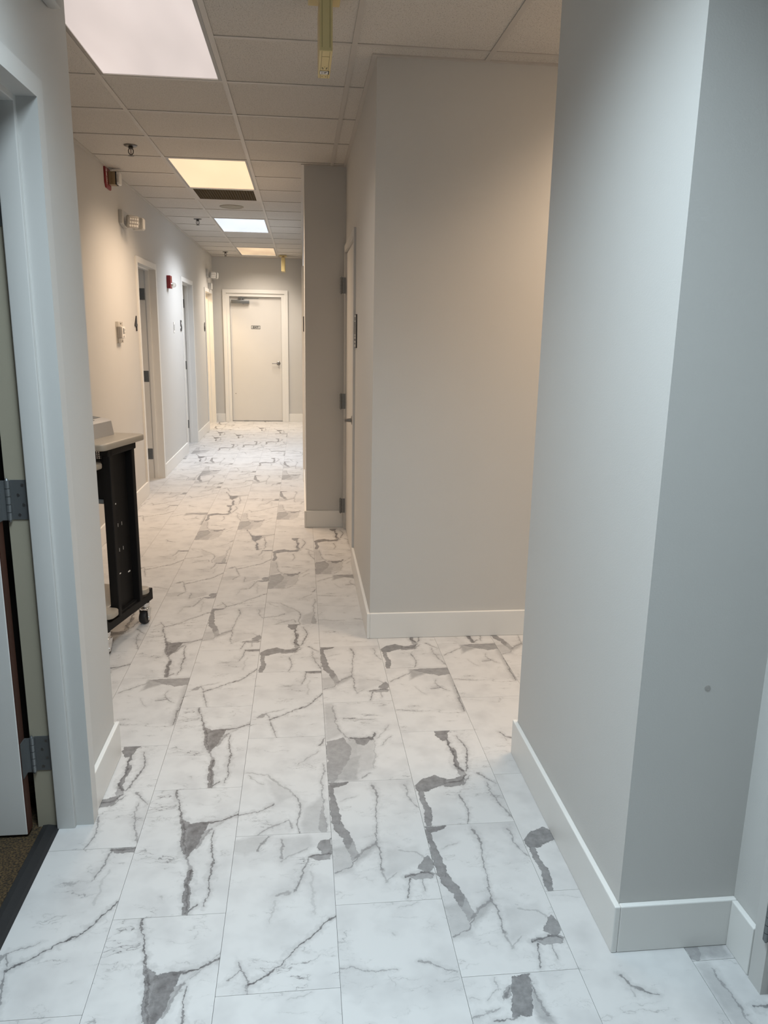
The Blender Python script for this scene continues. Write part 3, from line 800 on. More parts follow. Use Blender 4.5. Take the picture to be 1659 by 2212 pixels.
# main tees along the corridor
for cc in range(-1, 7):
    xg = GX + cc * GT
    if xg < XL or xg > XA:
        continue
    if xg < XN:
        y0, y1 = YNE, YE
    elif xg < XF:
        y0, y1 = YS, YE
    elif xg < XB:
        y0, y1 = YS, YP
    elif xg < XR:
        y0, y1 = YS, YB
        if xg > XP0:
            ceil_part('main_tee', (xg - TH, YP1, ZC), (xg + TH, YB, ZC + 0.004))
            ceil_part('main_tee', (xg - TH, YS, ZC), (xg + TH, YP0, ZC + 0.004))
            continue
    else:
        y0, y1 = YP1, YB
    ceil_part('main_tee', (xg - TH, y0, ZC), (xg + TH, y1, ZC + 0.004))
for rr in range(-15, 16):
    yg = GY + rr * GT
    for cc in range(-2, 7):
        x0, x1 = GX + cc * GT + TH, GX + (cc + 1) * GT - TH
        if any(cc == lc and rr == lr + 1 for lc, lr in LIGHTS.values()):
            continue
        lim0 = XN if yg < YNE else XL
        if yg < YP0:
            lim1 = XR
        elif yg < YP1:
            lim1 = XP0
        elif yg < YB:
            lim1 = XA
        elif yg < YP:
            lim1 = XB
        else:
            lim1 = XF
        x0, x1 = max(x0, lim0), min(x1, lim1)
        if x1 - x0 < 0.02 or yg > YE or yg < YS:
            continue
        ceil_part('cross_tee', (x0, yg - TH, ZC + 0.0008), (x1, yg + TH, ZC + 0.0045))
# wall angles
A_ = 0.022
for a, b in [((XL, YNE + A_), (XL + A_, YE - A_)), ((XN, YS), (XN + A_, YNE + A_)), ((XL, YE - A_), (XF - A_, YE)), ((XF - A_, YP), (XF, YE)),
             ((XF - A_, YP - A_), (XB - A_, YP)), ((XB - A_, YB), (XB, YP)), ((XB - A_, YB - A_), (XA, YB)), ((XP0 - A_, YP0), (XP0, YP1)),
             ((XP0 - A_, YP0 - A_), (XR - A_, YP0)), ((XR - A_, YS), (XR, YP0)), ((XP0 - A_, YP1), (XA, YP1 + A_)), ((XL, YNE), (XN, YNE + A_))]:
    ceil_part('wall_angle', (a[0], a[1], ZC - 0.0015), (b[0], b[1], ZC + 0.0046))

# ---- the rooms behind the doorways
carpet = box('floor_carpet', (-2.9, YS, -0.012), (-0.845, YNE - 0.12, 0.001), M['carpet'])
tag(carpet, 'dark brown speckled carpet inside the nearest left doorway', 'carpet', kind='structure')
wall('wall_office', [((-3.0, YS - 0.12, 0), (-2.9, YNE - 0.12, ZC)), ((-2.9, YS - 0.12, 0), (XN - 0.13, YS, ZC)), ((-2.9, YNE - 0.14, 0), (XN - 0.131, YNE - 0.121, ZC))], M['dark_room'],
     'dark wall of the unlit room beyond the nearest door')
ZR = ZC
wall('wall_room_four', [((-3.5, 6.4, 0), (-3.4, 9.7, ZC)), ((-3.4, 9.6, 0), (XL - WT, 9.7, ZC)), ((-3.4, 6.4, 0), (XL - WT, 6.5, ZC))], M['blue_wall'],
     'pale blue wall glimpsed through doorway 4')
wall('wall_room_five', [((-3.5, 9.7, 0), (-3.4, 12.1, ZC)), ((-3.4, 12.0, 0), (XL - WT, 12.1, ZC)), ((-3.4, 9.7, 0), (XL - WT, 9.8, ZC))], M['cream_wall'],
     'pale wall inside doorway 5')
wall('wall_room_six', [((-3.5, 12.1, 0), (-3.4, 14.1, ZC)), ((-3.4, 14.0, 0), (XL - WT, 14.1, ZC)), ((-3.4, 12.1, 0), (XL - WT, 12.2, ZC))], M['cream_wall'],
     'warm lit wall inside the last left doorway')
wall('wall_room_right', [((2.0, 7.2, 0), (2.1, 10.2, ZC)), ((XF + WT, 10.1, 0), (2.0, 10.2, ZC)), ((XF + WT, 7.2, 0), (2.0, 7.3, ZC))], M['cream_wall'],
     'wall of the warm lit room on the right')

# ================================================================== doors
def lever(parent, x, z, side, y=0.0, mat=None, name='lever_handle'):
    """lever set on a leaf; local frame of the door (-y towards the viewer), lever pointing to side"""
    mat = mat or M['steel']
    b_ = MB()
    b_.lathe([(0.0, 0.0), (0.034, 0.0), (0.034, -0.005), (0.028, -0.011), (0.014, -0.014), (0.011, -0.045), (0.013, -0.058), (0.0, -0.060)], (x, y, z), 24, 'y')
    b_.tube([(x, y - 0.050, z), (x + side * 0.02, y - 0.053, z), (x + side * 0.07, y - 0.053, z - 0.002), (x + side * 0.112, y - 0.049, z - 0.004)], [0.010, 0.0095, 0.0085, 0.0075], 10)
    return b_.build(name, mat, parent, True)


def hinge(parent, loc, leaf_dir, knuckle=(0, 0), hgt=0.115, wid=0.045, name='hinge', axis='x', kr=0.0075):
    """butt hinge: one leaf as a thin plate plus barrel. leaf lies in plane; axis tells along which local axis it runs"""
    x, y, z = loc
    b_ = MB()
    if axis == 'x':
        b_.box((x, y - 0.0015, z - hgt / 2), (x + leaf_dir * wid, y + 0.0015, z + hgt / 2))
        sc = [(x + leaf_dir * wid * (0.45 + 0.3 * (k % 2)), y, z - hgt / 2 + hgt * (k + 0.5) / 4) for k in range(4)]
        ax = (0, -0.0026, 0)
    else:
        b_.box((x - 0.0015, y, z - hgt / 2), (x + 0.0015, y + leaf_dir * wid, z + hgt / 2))
        sc = [(x, y + leaf_dir * wid * (0.45 + 0.3 * (k % 2)), z - hgt / 2 + hgt * (k + 0.5) / 4) for k in range(4)]
        ax = (-0.0026, 0, 0)
    h = b_.build(name, M['hinge'], parent)
    kb = MB()
    for k in range(5):
        z0 = z - hgt / 2 + hgt * k / 5
        kb.cyl((x + knuckle[0], y + knuckle[1], z0 + 0.0008), (x + knuckle[0], y + knuckle[1], z0 + hgt / 5 - 0.0008), kr, n=12)
    kb.cyl((x + knuckle[0], y + knuckle[1], z + hgt / 2), (x + knuckle[0], y + knuckle[1], z + hgt / 2 + 0.006), 0.006, 0.003, 12)
    kb.cyl((x + knuckle[0], y + knuckle[1], z - hgt / 2 - 0.006), (x + knuckle[0], y + knuckle[1], z - hgt / 2), 0.003, 0.006, 12)
    kb.build('barrel', M['hinge'], h, True)
    for p in sc:
        q = Vector(p)
        MB().cyl(q - Vector(ax), q + Vector(ax), 0.0045, n=10).build('screw', M['steel'], h)
    return h


def door_frame(parent, wd, hd, wt, mat, casing=CW, proud=0.014, stop=(0.058, 0.116, 0.012), back_mat=None, mats=None):
    """lining, stop and casing around an opening centred on local x, depth along +y"""
    hw = wd / 2
    cs = MB()
    cs.prism([(-hw - casing, 0), (-hw, 0), (-hw, hd), (hw, hd), (hw, 0), (hw + casing, 0), (hw + casing, hd + casing), (-hw - casing, hd + casing)], 'y', -proud, 0.0)
    cs.build('casing', mat, parent)
    c2 = MB()
    c2.prism([(-hw - casing, 0), (-hw, 0), (-hw, hd), (hw, hd), (hw, 0), (hw + casing, 0), (hw + casing, hd + casing), (-hw - casing, hd + casing)], 'y', wt, wt + proud)
    c2.build('inner_casing', back_mat or mat, parent)
    s0, s1, sp = stop
    U = lambda i: [(-hw - JT, 0), (-hw + i, 0), (-hw + i, hd - i), (hw - i, hd - i), (hw - i, 0), (hw + JT, 0), (hw + JT, hd + JT), (-hw - JT, hd + JT)]
    ln = MB()
    ln.prism(U(0), 'y', -0.0, s0)
    ln.build('lining', mat, parent)
    if s1 < wt - 0.002:
        l2 = MB()
        l2.prism(U(0), 'y', s1, wt)
        l2.build('rebate', back_mat or mat, parent)
    st = MB()
    st.prism(U(sp), 'y', s0, s1, 0.004, 3)
    st.build('stop', mat, parent, True)


def leaf_box(b_, wd, hd, th, z0=0.010):
    return b_.box((0, 0, z0), (wd, th, hd), 0.002, 1)


HZ = (0.265, 1.09, 1.925)     # hinge heights


def wall_door(name, loc, rz, wd, hd, label, wt=WT, mat=None):
    return empty(name, loc, rz, label, 'door', kind='structure')


# -- left wall doors: local x = +Y, local y = into the wall (-X)
def left_door(n, rng, label, ajar, hinges=True, leafmat=None, closed=False, casing=CW):
    wd, hd = rng[1] - rng[0], 2.168
    d = empty('door_%d' % n, (XL, (rng[0] + rng[1]) / 2, 0), R(90), label, 'door', kind='structure')
    door_frame(d, wd, hd, WT, M['trim'], casing=casing, stop=(0.055, 0.098, 0.011))
    b_ = MB()
    b_.M = Matrix.Translation((wd / 2 + 0.004, WT + 0.016, 0)) @ Matrix.Rotation(R(ajar), 4, 'Z')
    b_.box((-wd + 0.004, -0.044, 0.010), (-0.004, 0.0, hd - 0.004), 0.002, 1)
    lf = b_.build('leaf', leafmat or M['door'], d)
    if hinges:
        for z in HZ:
            hinge(d, (wd / 2 - 0.001, WT - 0.002, z), -1, (0.0, 0.012), axis='y', wid=0.052)
    return d


left_door(1, D0, 'white cased door in the left wall hidden behind the black cart', 0)
left_door(2, D4, 'white doorway numbered 4 with grey hinges, standing open', -168)
left_door(3, D5, 'white doorway numbered 5 with three dark hinges', -96)
left_door(4, D6, 'last left doorway glowing warm yellow inside', -168, hinges=False)

# -- nearest door at left: metal frame, tan inside, leaf swung open into the dark room
wd, hd = DN[1] - DN[0], 2.165
d = empty('door_5', (XN, (DN[0] + DN[1]) / 2, 0), R(90), 'nearest open door at left in a grey painted metal frame with steel hinges', 'door', kind='structure')
door_frame(d, wd, hd, 0.130, M['frame'], casing=0.052, proud=0.022, stop=(0.032, 0.090, 0.016), back_mat=M['tan'])
lf = box('leaf', (wd / 2 - 0.052, 0.168, 0.010), (wd / 2 - 0.010, 0.168 + wd - 0.01, hd - 0.005), M['door'], d, 0.002)
box('leaf_edge', (wd / 2 - 0.050, 0.165, 0.012), (wd / 2 - 0.012, 0.1685, hd - 0.007), M['brown_edge'], lf)
for z in (0.265, 1.085, 1.90):
    h_ = hinge(d, (wd / 2 - 0.0015, 0.138, z), -1, (-0.008, 0.006), hgt=0.118, wid=0.046, axis='y')
    b_ = MB()
    b_.box((wd / 2 - 0.050, 0.1625, z - 0.059), (wd / 2 - 0.012, 0.1650, z + 0.059))
    b_.box((wd / 2 - 0.013, 0.146, z - 0.059), (wd / 2 - 0.011, 0.1650, z + 0.059))
    b_.build('door_plate', M['hinge'], h_)
thr = MB()
thr.prism([(-0.842, 0.0), (-0.842, 0.006), (-0.825, 0.008), (-0.800, 0.004), (-0.788, 0.0005), (-0.788, 0.0)], 'y', DN[0], DN[1])
tag(thr.build('threshold_strip', M['rubber']), 'black rubber reducer strip between carpet and marble tiles', 'threshold')

# -- exit door at the end
wd, hd = EB[1] - EB[0], 2.145
d = empty('door_6', ((EB[0] + EB[1]) / 2, YE, 0), 0, 'closed cream exit door at the end of the corridor', 'door', kind='structure')
door_frame(d, wd, hd, 0.15, M['trim'], casing=0.112, proud=0.008, stop=(0.078, 0.110, 0.012))
b_ = MB()
b_.prism([(-wd / 2 - 0.116, 0), (-wd / 2 - 0.055, 0), (-wd / 2 - 0.055, hd + 0.055), (wd / 2 + 0.055, hd + 0.055), (wd / 2 + 0.055, 0), (wd / 2 + 0.116, 0), (wd / 2 + 0.116, hd + 0.116), (-wd / 2 - 0.116, hd + 0.116)], 'y', -0.026, -0.008, 0.003, 2)
b_.build('back_band', M['trim'], d)
lf = box('leaf', (-wd / 2 + 0.003, 0.034, 0.008), (wd / 2 - 0.003, 0.078, hd - 0.004), M['door'], d, 0.002)
lever(lf, wd / 2 - 0.060, 1.025, -1, 0.034)
b_ = MB()
b_.box((-wd / 2 + 0.03, -0.030, 2.032), (-wd / 2 + 0.335, 0.034, 2.088), 0.006, 2)
cl = b_.build('closer_body', M['hinge'], d, True)
b_ = MB()
b_.cyl((-wd / 2 + 0.20, -0.010, 2.088), (-wd / 2 + 0.20, -0.010, 2.112), 0.014)
b_.prism([(-wd / 2 + 0.19, -0.02), (-wd / 2 + 0.21, -0.02), (-wd / 2 + 0.50, -0.055), (-wd / 2 + 0.50, -0.040)], 'z', 2.108, 2.118)
b_.box((-wd / 2 + 0.15, -0.01, 2.114), (-wd / 2 + 0.25, 0.030, 2.134))
b_.cyl((-wd / 2 + 0.24, -0.018, 2.018), (-wd / 2 + 0.225, -0.018, 2.034), 0.005)
b_.build('closer_arm', M['hinge'], cl)
b_ = MB()
b_.lathe([(0, 0.0), (0.007, 0.0), (0.006, -0.004), (0, -0.004)], (-wd / 2 + 0.065, 0.034, 0.49), 12, 'y')
b_.build('door_stud', M['ink'], lf)
b_ = MB()
b_.box((-wd / 2, 0.024, 0.0), (wd / 2, 0.078, 0.006))
b_.box((-wd / 2 + 0.20, 0.006, 0.0), (-wd / 2 + 0.28, 0.024, 0.012))
b_.build('sill', M['hinge'], d)
# sign on the exit door
sg = empty('exit_plate', (-0.778, YE + 0.034, 1.634), 0, 'small grey plate reading EXIT on the end door', 'sign')
box('plate', (-0.078, -0.004, -0.029), (0.078, -0.0002, 0.029), M['ink'], sg, 0.002)
box('face', (-0.072, -0.0052, -0.023), (0.072, -0.0040, 0.023), M['plate_grey'], sg)
text_mesh('lettering', 'EXIT', 0.042, 0.0006, M['ink'], sg, (0, -0.0062, 0), (R(90), 0, 0), sx=1.15, bold=2.0)

# -- closed grey door in the side of the block: local x = -Y, local y = +X
wd, hd = DB[1] - DB[0], 2.168
d = empty('door_7', (XB, (DB[0] + DB[1]) / 2, 0), R(-90), 'closed grey door with lever in the side of the wall block', 'door', kind='structure')
door_frame(d, wd, hd, 0.14, M['frame'], casing=0.050, proud=0.014, stop=(0.058, 0.10, 0.012))
lf = box('leaf', (-wd / 2 + 0.003, 0.004, 0.010), (wd / 2 - 0.003, 0.048, hd - 0.004), M['door'], d, 0.002)
lever(lf, wd / 2 - 0.190, 0.985, -1, 0.004)
for z in (0.20, 1.045, 1.925):
    h_ = hinge(d, (-wd / 2 + 0.002, -0.004, z), -1, (0.0, -0.036), hgt=0.118, wid=0.036, axis='y', kr=0.0095)
# -- door at the right picture edge: local x = -Y
wd, hd = DQ[1] - DQ[0], 2.165
d = empty('door_8', (XR, (DQ[0] + DQ[1]) / 2, 0), R(-90), 'pale door at the right picture edge showing a dark hinge', 'door', kind='structure')
door_frame(d, wd, hd, 0.14, M['frame'], casing=0.052, proud=0.016, stop=(0.058, 0.10, 0.012))
lf = box('leaf', (-wd / 2 + 0.003, 0.002, 0.010), (wd / 2 - 0.003, 0.046, hd - 0.004), M['door'], d, 0.002)
for z in (0.215, 1.06, 1.92):
    hinge(d, (-wd / 2, -0.0165, z), 1, (0.0, -0.006), hgt=0.110, wid=0.03, axis='x')
# -- doorway of the warm room on the right
wd, hd = DR[1] - DR[0], 2.168
d = empty('door_9', (XF, (DR[0] + DR[1]) / 2, 0), R(-90), 'cream cased doorway on the far right wall seen edge on', 'door', kind='structure')
door_frame(d, wd, hd, WT, M['trim'], proud=0.020)

# ================================================================== ceiling fixtures
def troffer(key, label, emcol, emstr, lcol, power, var=0.06, spread=132):
    cc, rr = LIGHTS[key]
    x0, y0 = GX + cc * GT, GY + rr * GT
    o = empty('ceiling_light', (x0 + GT / 2, y0 + GT, ZC), 0, label, 'ceiling light', 'recessed ceiling lights along the corridor')
    a, c = GT / 2 - TH - 0.001, GT - TH - 0.001
    b_ = MB()
    f = 0.016
    for p, q in [((-a, -c), (-a + f, c)), ((a - f, -c), (a, c)), ((-a + f, -c), (a - f, -c + f)), ((-a + f, c - f), (a - f, c))]:
        b_.box((p[0], p[1], 0.001), (q[0], q[1], 0.014), 0.0)
    b_.build('trim_frame', M['troffer'], o)
    b_ = MB()
    b_.box((-a, -c, 0.060), (a, c, 0.075))
    for p, q in [((-a, -c), (-a + 0.004, c)), ((a - 0.004, -c), (a, c)), ((-a, -c), (a, -c + 0.004)), ((-a, c - 0.004), (a, c))]:
        b_.box((p[0], p[1], 0.010), (q[0], q[1], 0.060))
    b_.build('housing', M['troffer'], o)
    box('diffuser', (-a + f - 0.002, -c + f - 0.002, 0.005), (a - f + 0.002, c - f + 0.002, 0.008), emit('diffuser_' + key, emcol, emstr, var), o)
    ld = bpy.data.lights.new('tube_light', 'AREA')
    ld.shape = 'RECTANGLE'
    ld.size, ld.size_y = 2 * (a - f), 2 * (c - f)
    ld.energy = power
    ld.color = lcol
    ld.spread = R(spread)
    lo = bpy.data.objects.new('tube_light', ld)
    COL.objects.link(lo)
    lo.parent = o
    lo.location = (0, 0, 0.0035)
    return o


troffer('first', 'large dim pinkish white ceiling light panel nearest the viewer', (0.74, 0.64, 0.61), 0.85, NEUTRAL, POWER['first'], 0.12)
troffer('second', 'warm yellow ceiling light panel before the dark grille', (1.0, 0.72, 0.42), 0.9, WARM, POWER['second'], 0.07)
troffer('third', 'cool bluish white ceiling light panel in the middle of the corridor', (0.74, 0.84, 0.98), 0.92, COOL, POWER['third'], 0.08)
troffer('fourth', 'warm patchy ceiling light panel nearest the exit door', (0.85, 0.58, 0.33), 0.8, (1.0, 0.88, 0.75), POWER['fourth'], 0.25)
troffer('entry', 'cool white ceiling light panel above the viewpoint', (0.80, 0.92, 1.0), 1.0, DAY, POWER['entry'])
troffer('alcove', 'warm ceiling light panel in the side passage at right', (1.0, 0.75, 0.48), 0.9, WARM, POWER['alcove'])


def room_lamp(x, y, power, col, label, size=0.9):
    o = empty('room_light', (x, y, ZC), 0, label, 'ceiling light')
    b_ = MB()
    b_.lathe([(0, 0.0), (0.17, 0.0), (0.175, -0.02), (0.16, -0.03), (0, -0.03)], (0, 0, 0), 32)
    b_.build('base', M['white_plastic'], o, True)
    b_ = MB()
    b_.lathe([(0, -0.03), (0.15, -0.03), (0.15, -0.045), (0.11, -0.07), (0.05, -0.082), (0, -0.084)], (0, 0, 0), 32)
    b_.build('shade', emit('room_shade', col, 1.0), o, True)
    ld = bpy.data.lights.new('bulb_light', 'POINT')
    ld.energy = power
    ld.color = col
    ld.shadow_soft_size = 0.12
    lo = bpy.data.objects.new('bulb_light', ld)
    COL.objects.link(lo)
    lo.parent = o
    lo.location = (0, 0, -0.24)
    return o


room_lamp(-2.4, 8.2, POWER['room4'], (0.90, 0.95, 1.0), 'round cool white ceiling light inside doorway 4')
room_lamp(-2.4, 10.8, POWER['room5'], (1.0, 0.92, 0.82), 'round neutral ceiling light inside the doorway with the 5')
room_lamp(-2.15, 12.75, POWER['room6'], (1.0, 0.74, 0.44), 'round ceiling light inside the last left room')
room_lamp(1.1, 8.7, POWER['right_room'], (1.0, 0.80, 0.50), 'round ceiling light inside the right hand room')
for (nm, x0, x1, y0, y1) in (('room_four', -3.4, XL - WT, 6.5, 9.6), ('room_five', -3.4, XL - WT, 9.8, 12.0), ('room_six', -3.4, XL - WT, 12.2, 14.0), ('room_right', XF + WT, 2.0, 7.3, 10.1), ('office', -2.9, XN - 0.13, YS, YNE - 0.14)):
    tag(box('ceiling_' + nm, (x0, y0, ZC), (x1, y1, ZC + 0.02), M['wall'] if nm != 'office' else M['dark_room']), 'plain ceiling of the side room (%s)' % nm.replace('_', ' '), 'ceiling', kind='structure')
    if nm != 'office':
        tag(box('floor_' + nm, (x0, y0, -0.004), (x1 - (0.02 if x1 < 0 else 0), y1, 0.0), M['trim']), 'pale floor of the side room (%s)' % nm.replace('_', ' '), 'floor', kind='structure')

# return grille
x0, y0 = GX, GY + 5 * GT
g = empty('return_grille', (x0 + GT / 2, y0 + GT / 2, ZC), 0, 'dark brown return air grille behind the warm ceiling light', 'vent')
a = GT / 2 - TH
b_ = MB()
for p, q in [((-a, -a), (-a + 0.028, a)), ((a - 0.028, -a), (a, a)), ((-a + 0.028, -a), (a - 0.028, -a + 0.022)), ((-a + 0.028, a - 0.022), (a - 0.028, a))]:
    b_.box((p[0], p[1], 0.001), (q[0], q[1], 0.007))
b_.build('frame', M['grid'], g)
box('filter', (-a + 0.02, -a + 0.02, 0.05), (a - 0.02, a - 0.02, 0.06), M['dark_grille'], g)
b_ = MB()
for k in range(22):
    yy = -a + 0.035 + k * (2 * a - 0.07) / 21
    b_.box((-a + 0.028, yy - 0.0012, 0.002), (a - 0.028, yy + 0.0012, 0.02))
for k in range(22):
    xx = -a + 0.045 + k * (2 * a - 0.09) / 21
    b_.box((xx - 0.0012, -a + 0.022, 0.003), (xx + 0.0012, a - 0.022, 0.019))
tag(b_.build('egg_crate', M['grille'], g), 'fine dark egg crate mesh', kind='stuff')

# ceiling speaker
s = empty('ceiling_speaker', (-0.682, 8.335, ZC + 0.006), 0, 'round off white speaker grille in the ceiling panel', 'speaker')
MB().lathe([(0.100, 0.0), (0.118, 0.0), (0.120, -0.003), (0.116, -0.007), (0.100, -0.008), (0.098, -0.004)], (0, 0, 0), 40).build('rim', M['speaker_cloth'], s, True)
MB().lathe([(0, -0.001), (0.099, -0.001), (0.099, -0.005), (0.06, -0.009), (0, -0.011)], (0, 0, 0), 40).build('mesh_cover', M['speaker_cloth'], s, True)


# sprinklers
def sprinkler(x, y, label):
    o = empty('sprinkler_head', (x, y, ZC + 0.006), 0, label, 'sprinkler', 'pendent sprinkler heads')
    MB().lathe([(0, 0), (0.044, 0.0), (0.046, -0.003), (0.040, -0.008), (0.016, -0.010), (0.0, -0.010)], (0, 0, 0), 28).build('escutcheon', M['dark_chrome'], o, True)
    b_ = MB()
    b_.lathe([(0, -0.010), (0.015, -0.010), (0.016, -0.020), (0.011, -0.026), (0, -0.026)], (0, 0, 0), 16)
    for sx in (-1, 1):
        b_.tube([(sx * 0.010, 0, -0.022), (sx * 0.0165, 0, -0.034), (sx * 0.015, 0, -0.050), (sx * 0.003, 0, -0.064)], 0.0032, 8)
    b_.build('yoke', M['dark_chrome'], o, True)
    MB().cyl((0, 0, -0.026), (0, 0, -0.060), 0.0025, n=8).build('bulb', M['chair_red'], o)
    MB().lathe([(0, -0.062), (0.006, -0.062), (0.021, -0.068), (0.021, -0.0695), (0, -0.0695)], (0, 0, 0), 20).build('deflector', M['dark_chrome'], o, True)
    return o


sprinkler(-1.139, 5.79, 'dark metal sprinkler head nearest the viewer above the left wall')
sprinkler(-1.143, 9.32, 'dark metal sprinkler head beside the cool ceiling light')
sprinkler(-1.180, 13.0, 'dark metal sprinkler head beside the last warm ceiling light')


# hanging exit signs seen end on
def hanging_sign(x, y0, label, th=0.044, ln=0.30, hg=0.252):
    o = empty('hanging_exit_sign', (x, y0, ZC), 0, label, 'exit sign', 'yellowed hanging exit signs')
    box('canopy', (-0.060, ln / 2 - 0.13, -0.012), (0.060, ln / 2 + 0.13, 0.0), M['yellowed'], o, 0.004)
    MB().cyl((0, ln / 2, -0.045), (0, ln / 2, -0.012), 0.011, n=14).build('stem', M['yellowed'], o, True)
    b_ = MB()
    b_.box((-th / 2, 0, -hg), (th / 2, ln, -0.04), 0.003, 2)
    bd = b_.build('body', M['yellowed'], o)
    b_ = MB()
    # end face: recessed rib outline, underside: seams
    for sx in (-1, 1):
        b_.box((sx * th * 0.30 - 0.0007, -0.0008, -hg + 0.012), (sx * th * 0.30 + 0.0007, 0.0005, -0.05))
        b_.box((sx * th * 0.30 - 0.0007, 0.004, -hg - 0.0006), (sx * th * 0.30 + 0.0007, ln - 0.004, -hg + 0.001))
    b_.box((-th * 0.30, 0.055, -hg - 0.0006), (th * 0.30, 0.0564, -hg + 0.001))
    b_.build('seams', M['yellow_dark'], bd)
    for sx in (-1, 1):
        b_ = MB()
        b_.box((sx * 0.006 - 0.001, 0.178, -hg - 0.0008), (sx * 0.006 + 0.001, 0.194, -hg))
        b_.box((sx * 0.006 + sx * 0.001, 0.172, -hg - 0.0008), (sx * 0.006 + sx * 0.004, 0.179, -hg))
        b_.build('keyhole', M['ink'], bd)
        MB().cyl((sx * 0.007, 0.275, -hg - 0.0008), (sx * 0.007, 0.275, -hg), 0.0016, n=10).build('screw', M['ink'], bd)
    MB().cyl((0, 0.165, -hg - 0.0008), (0, 0.165, -hg), 0.0015, n=10).build('screw', M['ink'], bd)
    lb = box('label_plate', (-0.016, 0.212, -hg - 0.0012), (0.014, 0.246, -hg), M['white_plastic'], bd)
    b_ = MB()
    b_.box((0.014, 0.212, -hg - 0.0014), (0.018, 0.246, -hg))
    b_.box((-0.017, 0.210, -hg - 0.0010), (0.018, 0.2125, -hg))
    b_.box((-0.017, 0.2455, -hg - 0.0010), (0.018, 0.248, -hg))
    b_.box((-0.017, 0.212, -hg - 0.0010), (-0.0155, 0.246, -hg))
    b_.box((-0.010, 0.219, -hg - 0.0018), (-0.008, 0.239, -hg))
    b_.box((-0.005, 0.221, -hg - 0.0018), (-0.0035, 0.237, -hg))
    b_.prism([(-0.001, 0.224), (0.001, 0.236), (0.0105, 0.222), (0.0095, 0.219)], 'z', -hg - 0.0018, -hg)
    b_.build('label_print', M['ink'], lb)
    return o


hanging_sign(0.096, 2.985, 'yellowed hanging exit sign nearest the viewer, seen end on', th=0.046)
hanging_sign(-0.277, 13.22, 'small yellowed hanging exit sign near the end door', th=0.060)

# ================================================================== things on the left wall (local frame: x = +Y, -y = out of the wall)
def on_left(name, y, z, label, cat, group=None):
    return empty(name, (XL, y, z), R(90), label, cat, group)


# fire strobe with red plate
o = on_left('fire_strobe', 6.60, 2.655, 'red FIRE strobe plate with clear lens just below the ceiling', 'fire strobe', 'wall strobes')
b_ = MB()
b_.prism([(-0.105, 0.010), (-0.078, -0.020), (0.060, -0.022), (0.075, -0.008), (0.075, 0.128), (-0.105, 0.128)], 'y', -0.012, 0.0, 0.002, 2)
b_.build('plate', M['red'], o)
box('housing', (-0.022, -0.066, 0.012), (0.062, -0.012, 0.108), M['gold'], o, 0.004)
box('lens', (-0.018, -0.100, 0.014), (0.058, -0.071, 0.106), M['white_plastic'], o, 0.010, True)
box('reflector', (-0.020, -0.0725, 0.013), (0.060, -0.066, 0.107), M['ink'], o)
box('flash_tube', (-0.0195, -0.092, 0.030), (-0.012, -0.078, 0.090), M['chrome'], o, 0.003)
for k, ch in enumerate('ARUT'):
    text_mesh('letter', ch, 0.036, 0.0006, M['white_plastic'], o, (-0.066, -0.0130, 0.106 - k * 0.030), (R(90), 0, 0), sx=1.5)
for k, ch in enumerate('FIRE'):
    text_mesh('letter', ch, 0.024, 0.0006, M['yellow_dark'], o, (-0.0228, -0.040, 0.094 - k * 0.022), (R(90), 0, R(-90)))

# emergency light with two heads
def emergency(y, z, label):
    o = on_left('emergency_light', y, z, label, 'emergency light', 'twin head emergency lights')
    b_ = MB()
    b_.prism([(-0.115, 0.062), (-0.115, -0.042), (0.05, -0.070), (0.125, -0.052), (0.125, 0.062)], 'y', -0.034, 0.0, 0.004, 2)
    b_.build('housing', M['beige_plastic'], o)
    for k, (hx, ang, tilt, dy) in enumerate(((-0.030, -52, 14, -0.092), (0.105, 74, 6, -0.118))):
        Mx = Matrix.Translation((hx, dy, -0.022)) @ Matrix.Rotation(R(ang), 4, 'Z') @ Matrix.Rotation(R(tilt), 4, 'X')
        b_ = MB(); b_.M = Mx
        b_.prism([(-0.040, -0.050), (0.040, -0.050), (0.050, -0.038), (0.050, 0.038), (0.040, 0.050), (-0.040, 0.050), (-0.050, 0.038), (-0.050, -0.038)], 'y', -0.026, 0.020, 0.008, 3)
        b_.cyl((0, 0.018, 0), (0, 0.052, 0), 0.018)
        hd_ = b_.build('lamp_head', M['beige_plastic'], o, True)
        b_ = MB(); b_.M = Mx
        b_.box((-0.042, -0.0275, -0.042), (0.042, -0.0258, 0.042))
        b_.build('lens_plate', M['grey_plastic'], hd_)
        for i in range(4):
            for j in range(3):
                b_ = MB(); b_.M = Mx
                b_.lathe([(0, -0.027), (0.0096, -0.027), (0.0080, -0.032), (0.0, -0.034)], (-0.030 + i * 0.020, 0, -0.027 + j * 0.027), 10, 'y')
                b_.build('led_lens', M['white_plastic'], hd_, True)
    return o


emergency(7.03, 2.470, 'beige emergency light with two LED heads above doorway 4')
emergency(13.06, 2.455, 'small emergency light above the last left doorway')

# door chime / exit box below the far emergency light
o = on_left('wall_box', 13.22, 2.255, 'small beige box on the wall right above the last doorway', 'wall box')
box('body', (-0.045, -0.055, -0.04), (0.045, 0.0, 0.065), M['beige_plastic'], o, 0.004)
box('cover', (-0.038, -0.062, -0.033), (0.038, -0.055, 0.058), M['white_plastic'], o, 0.003)

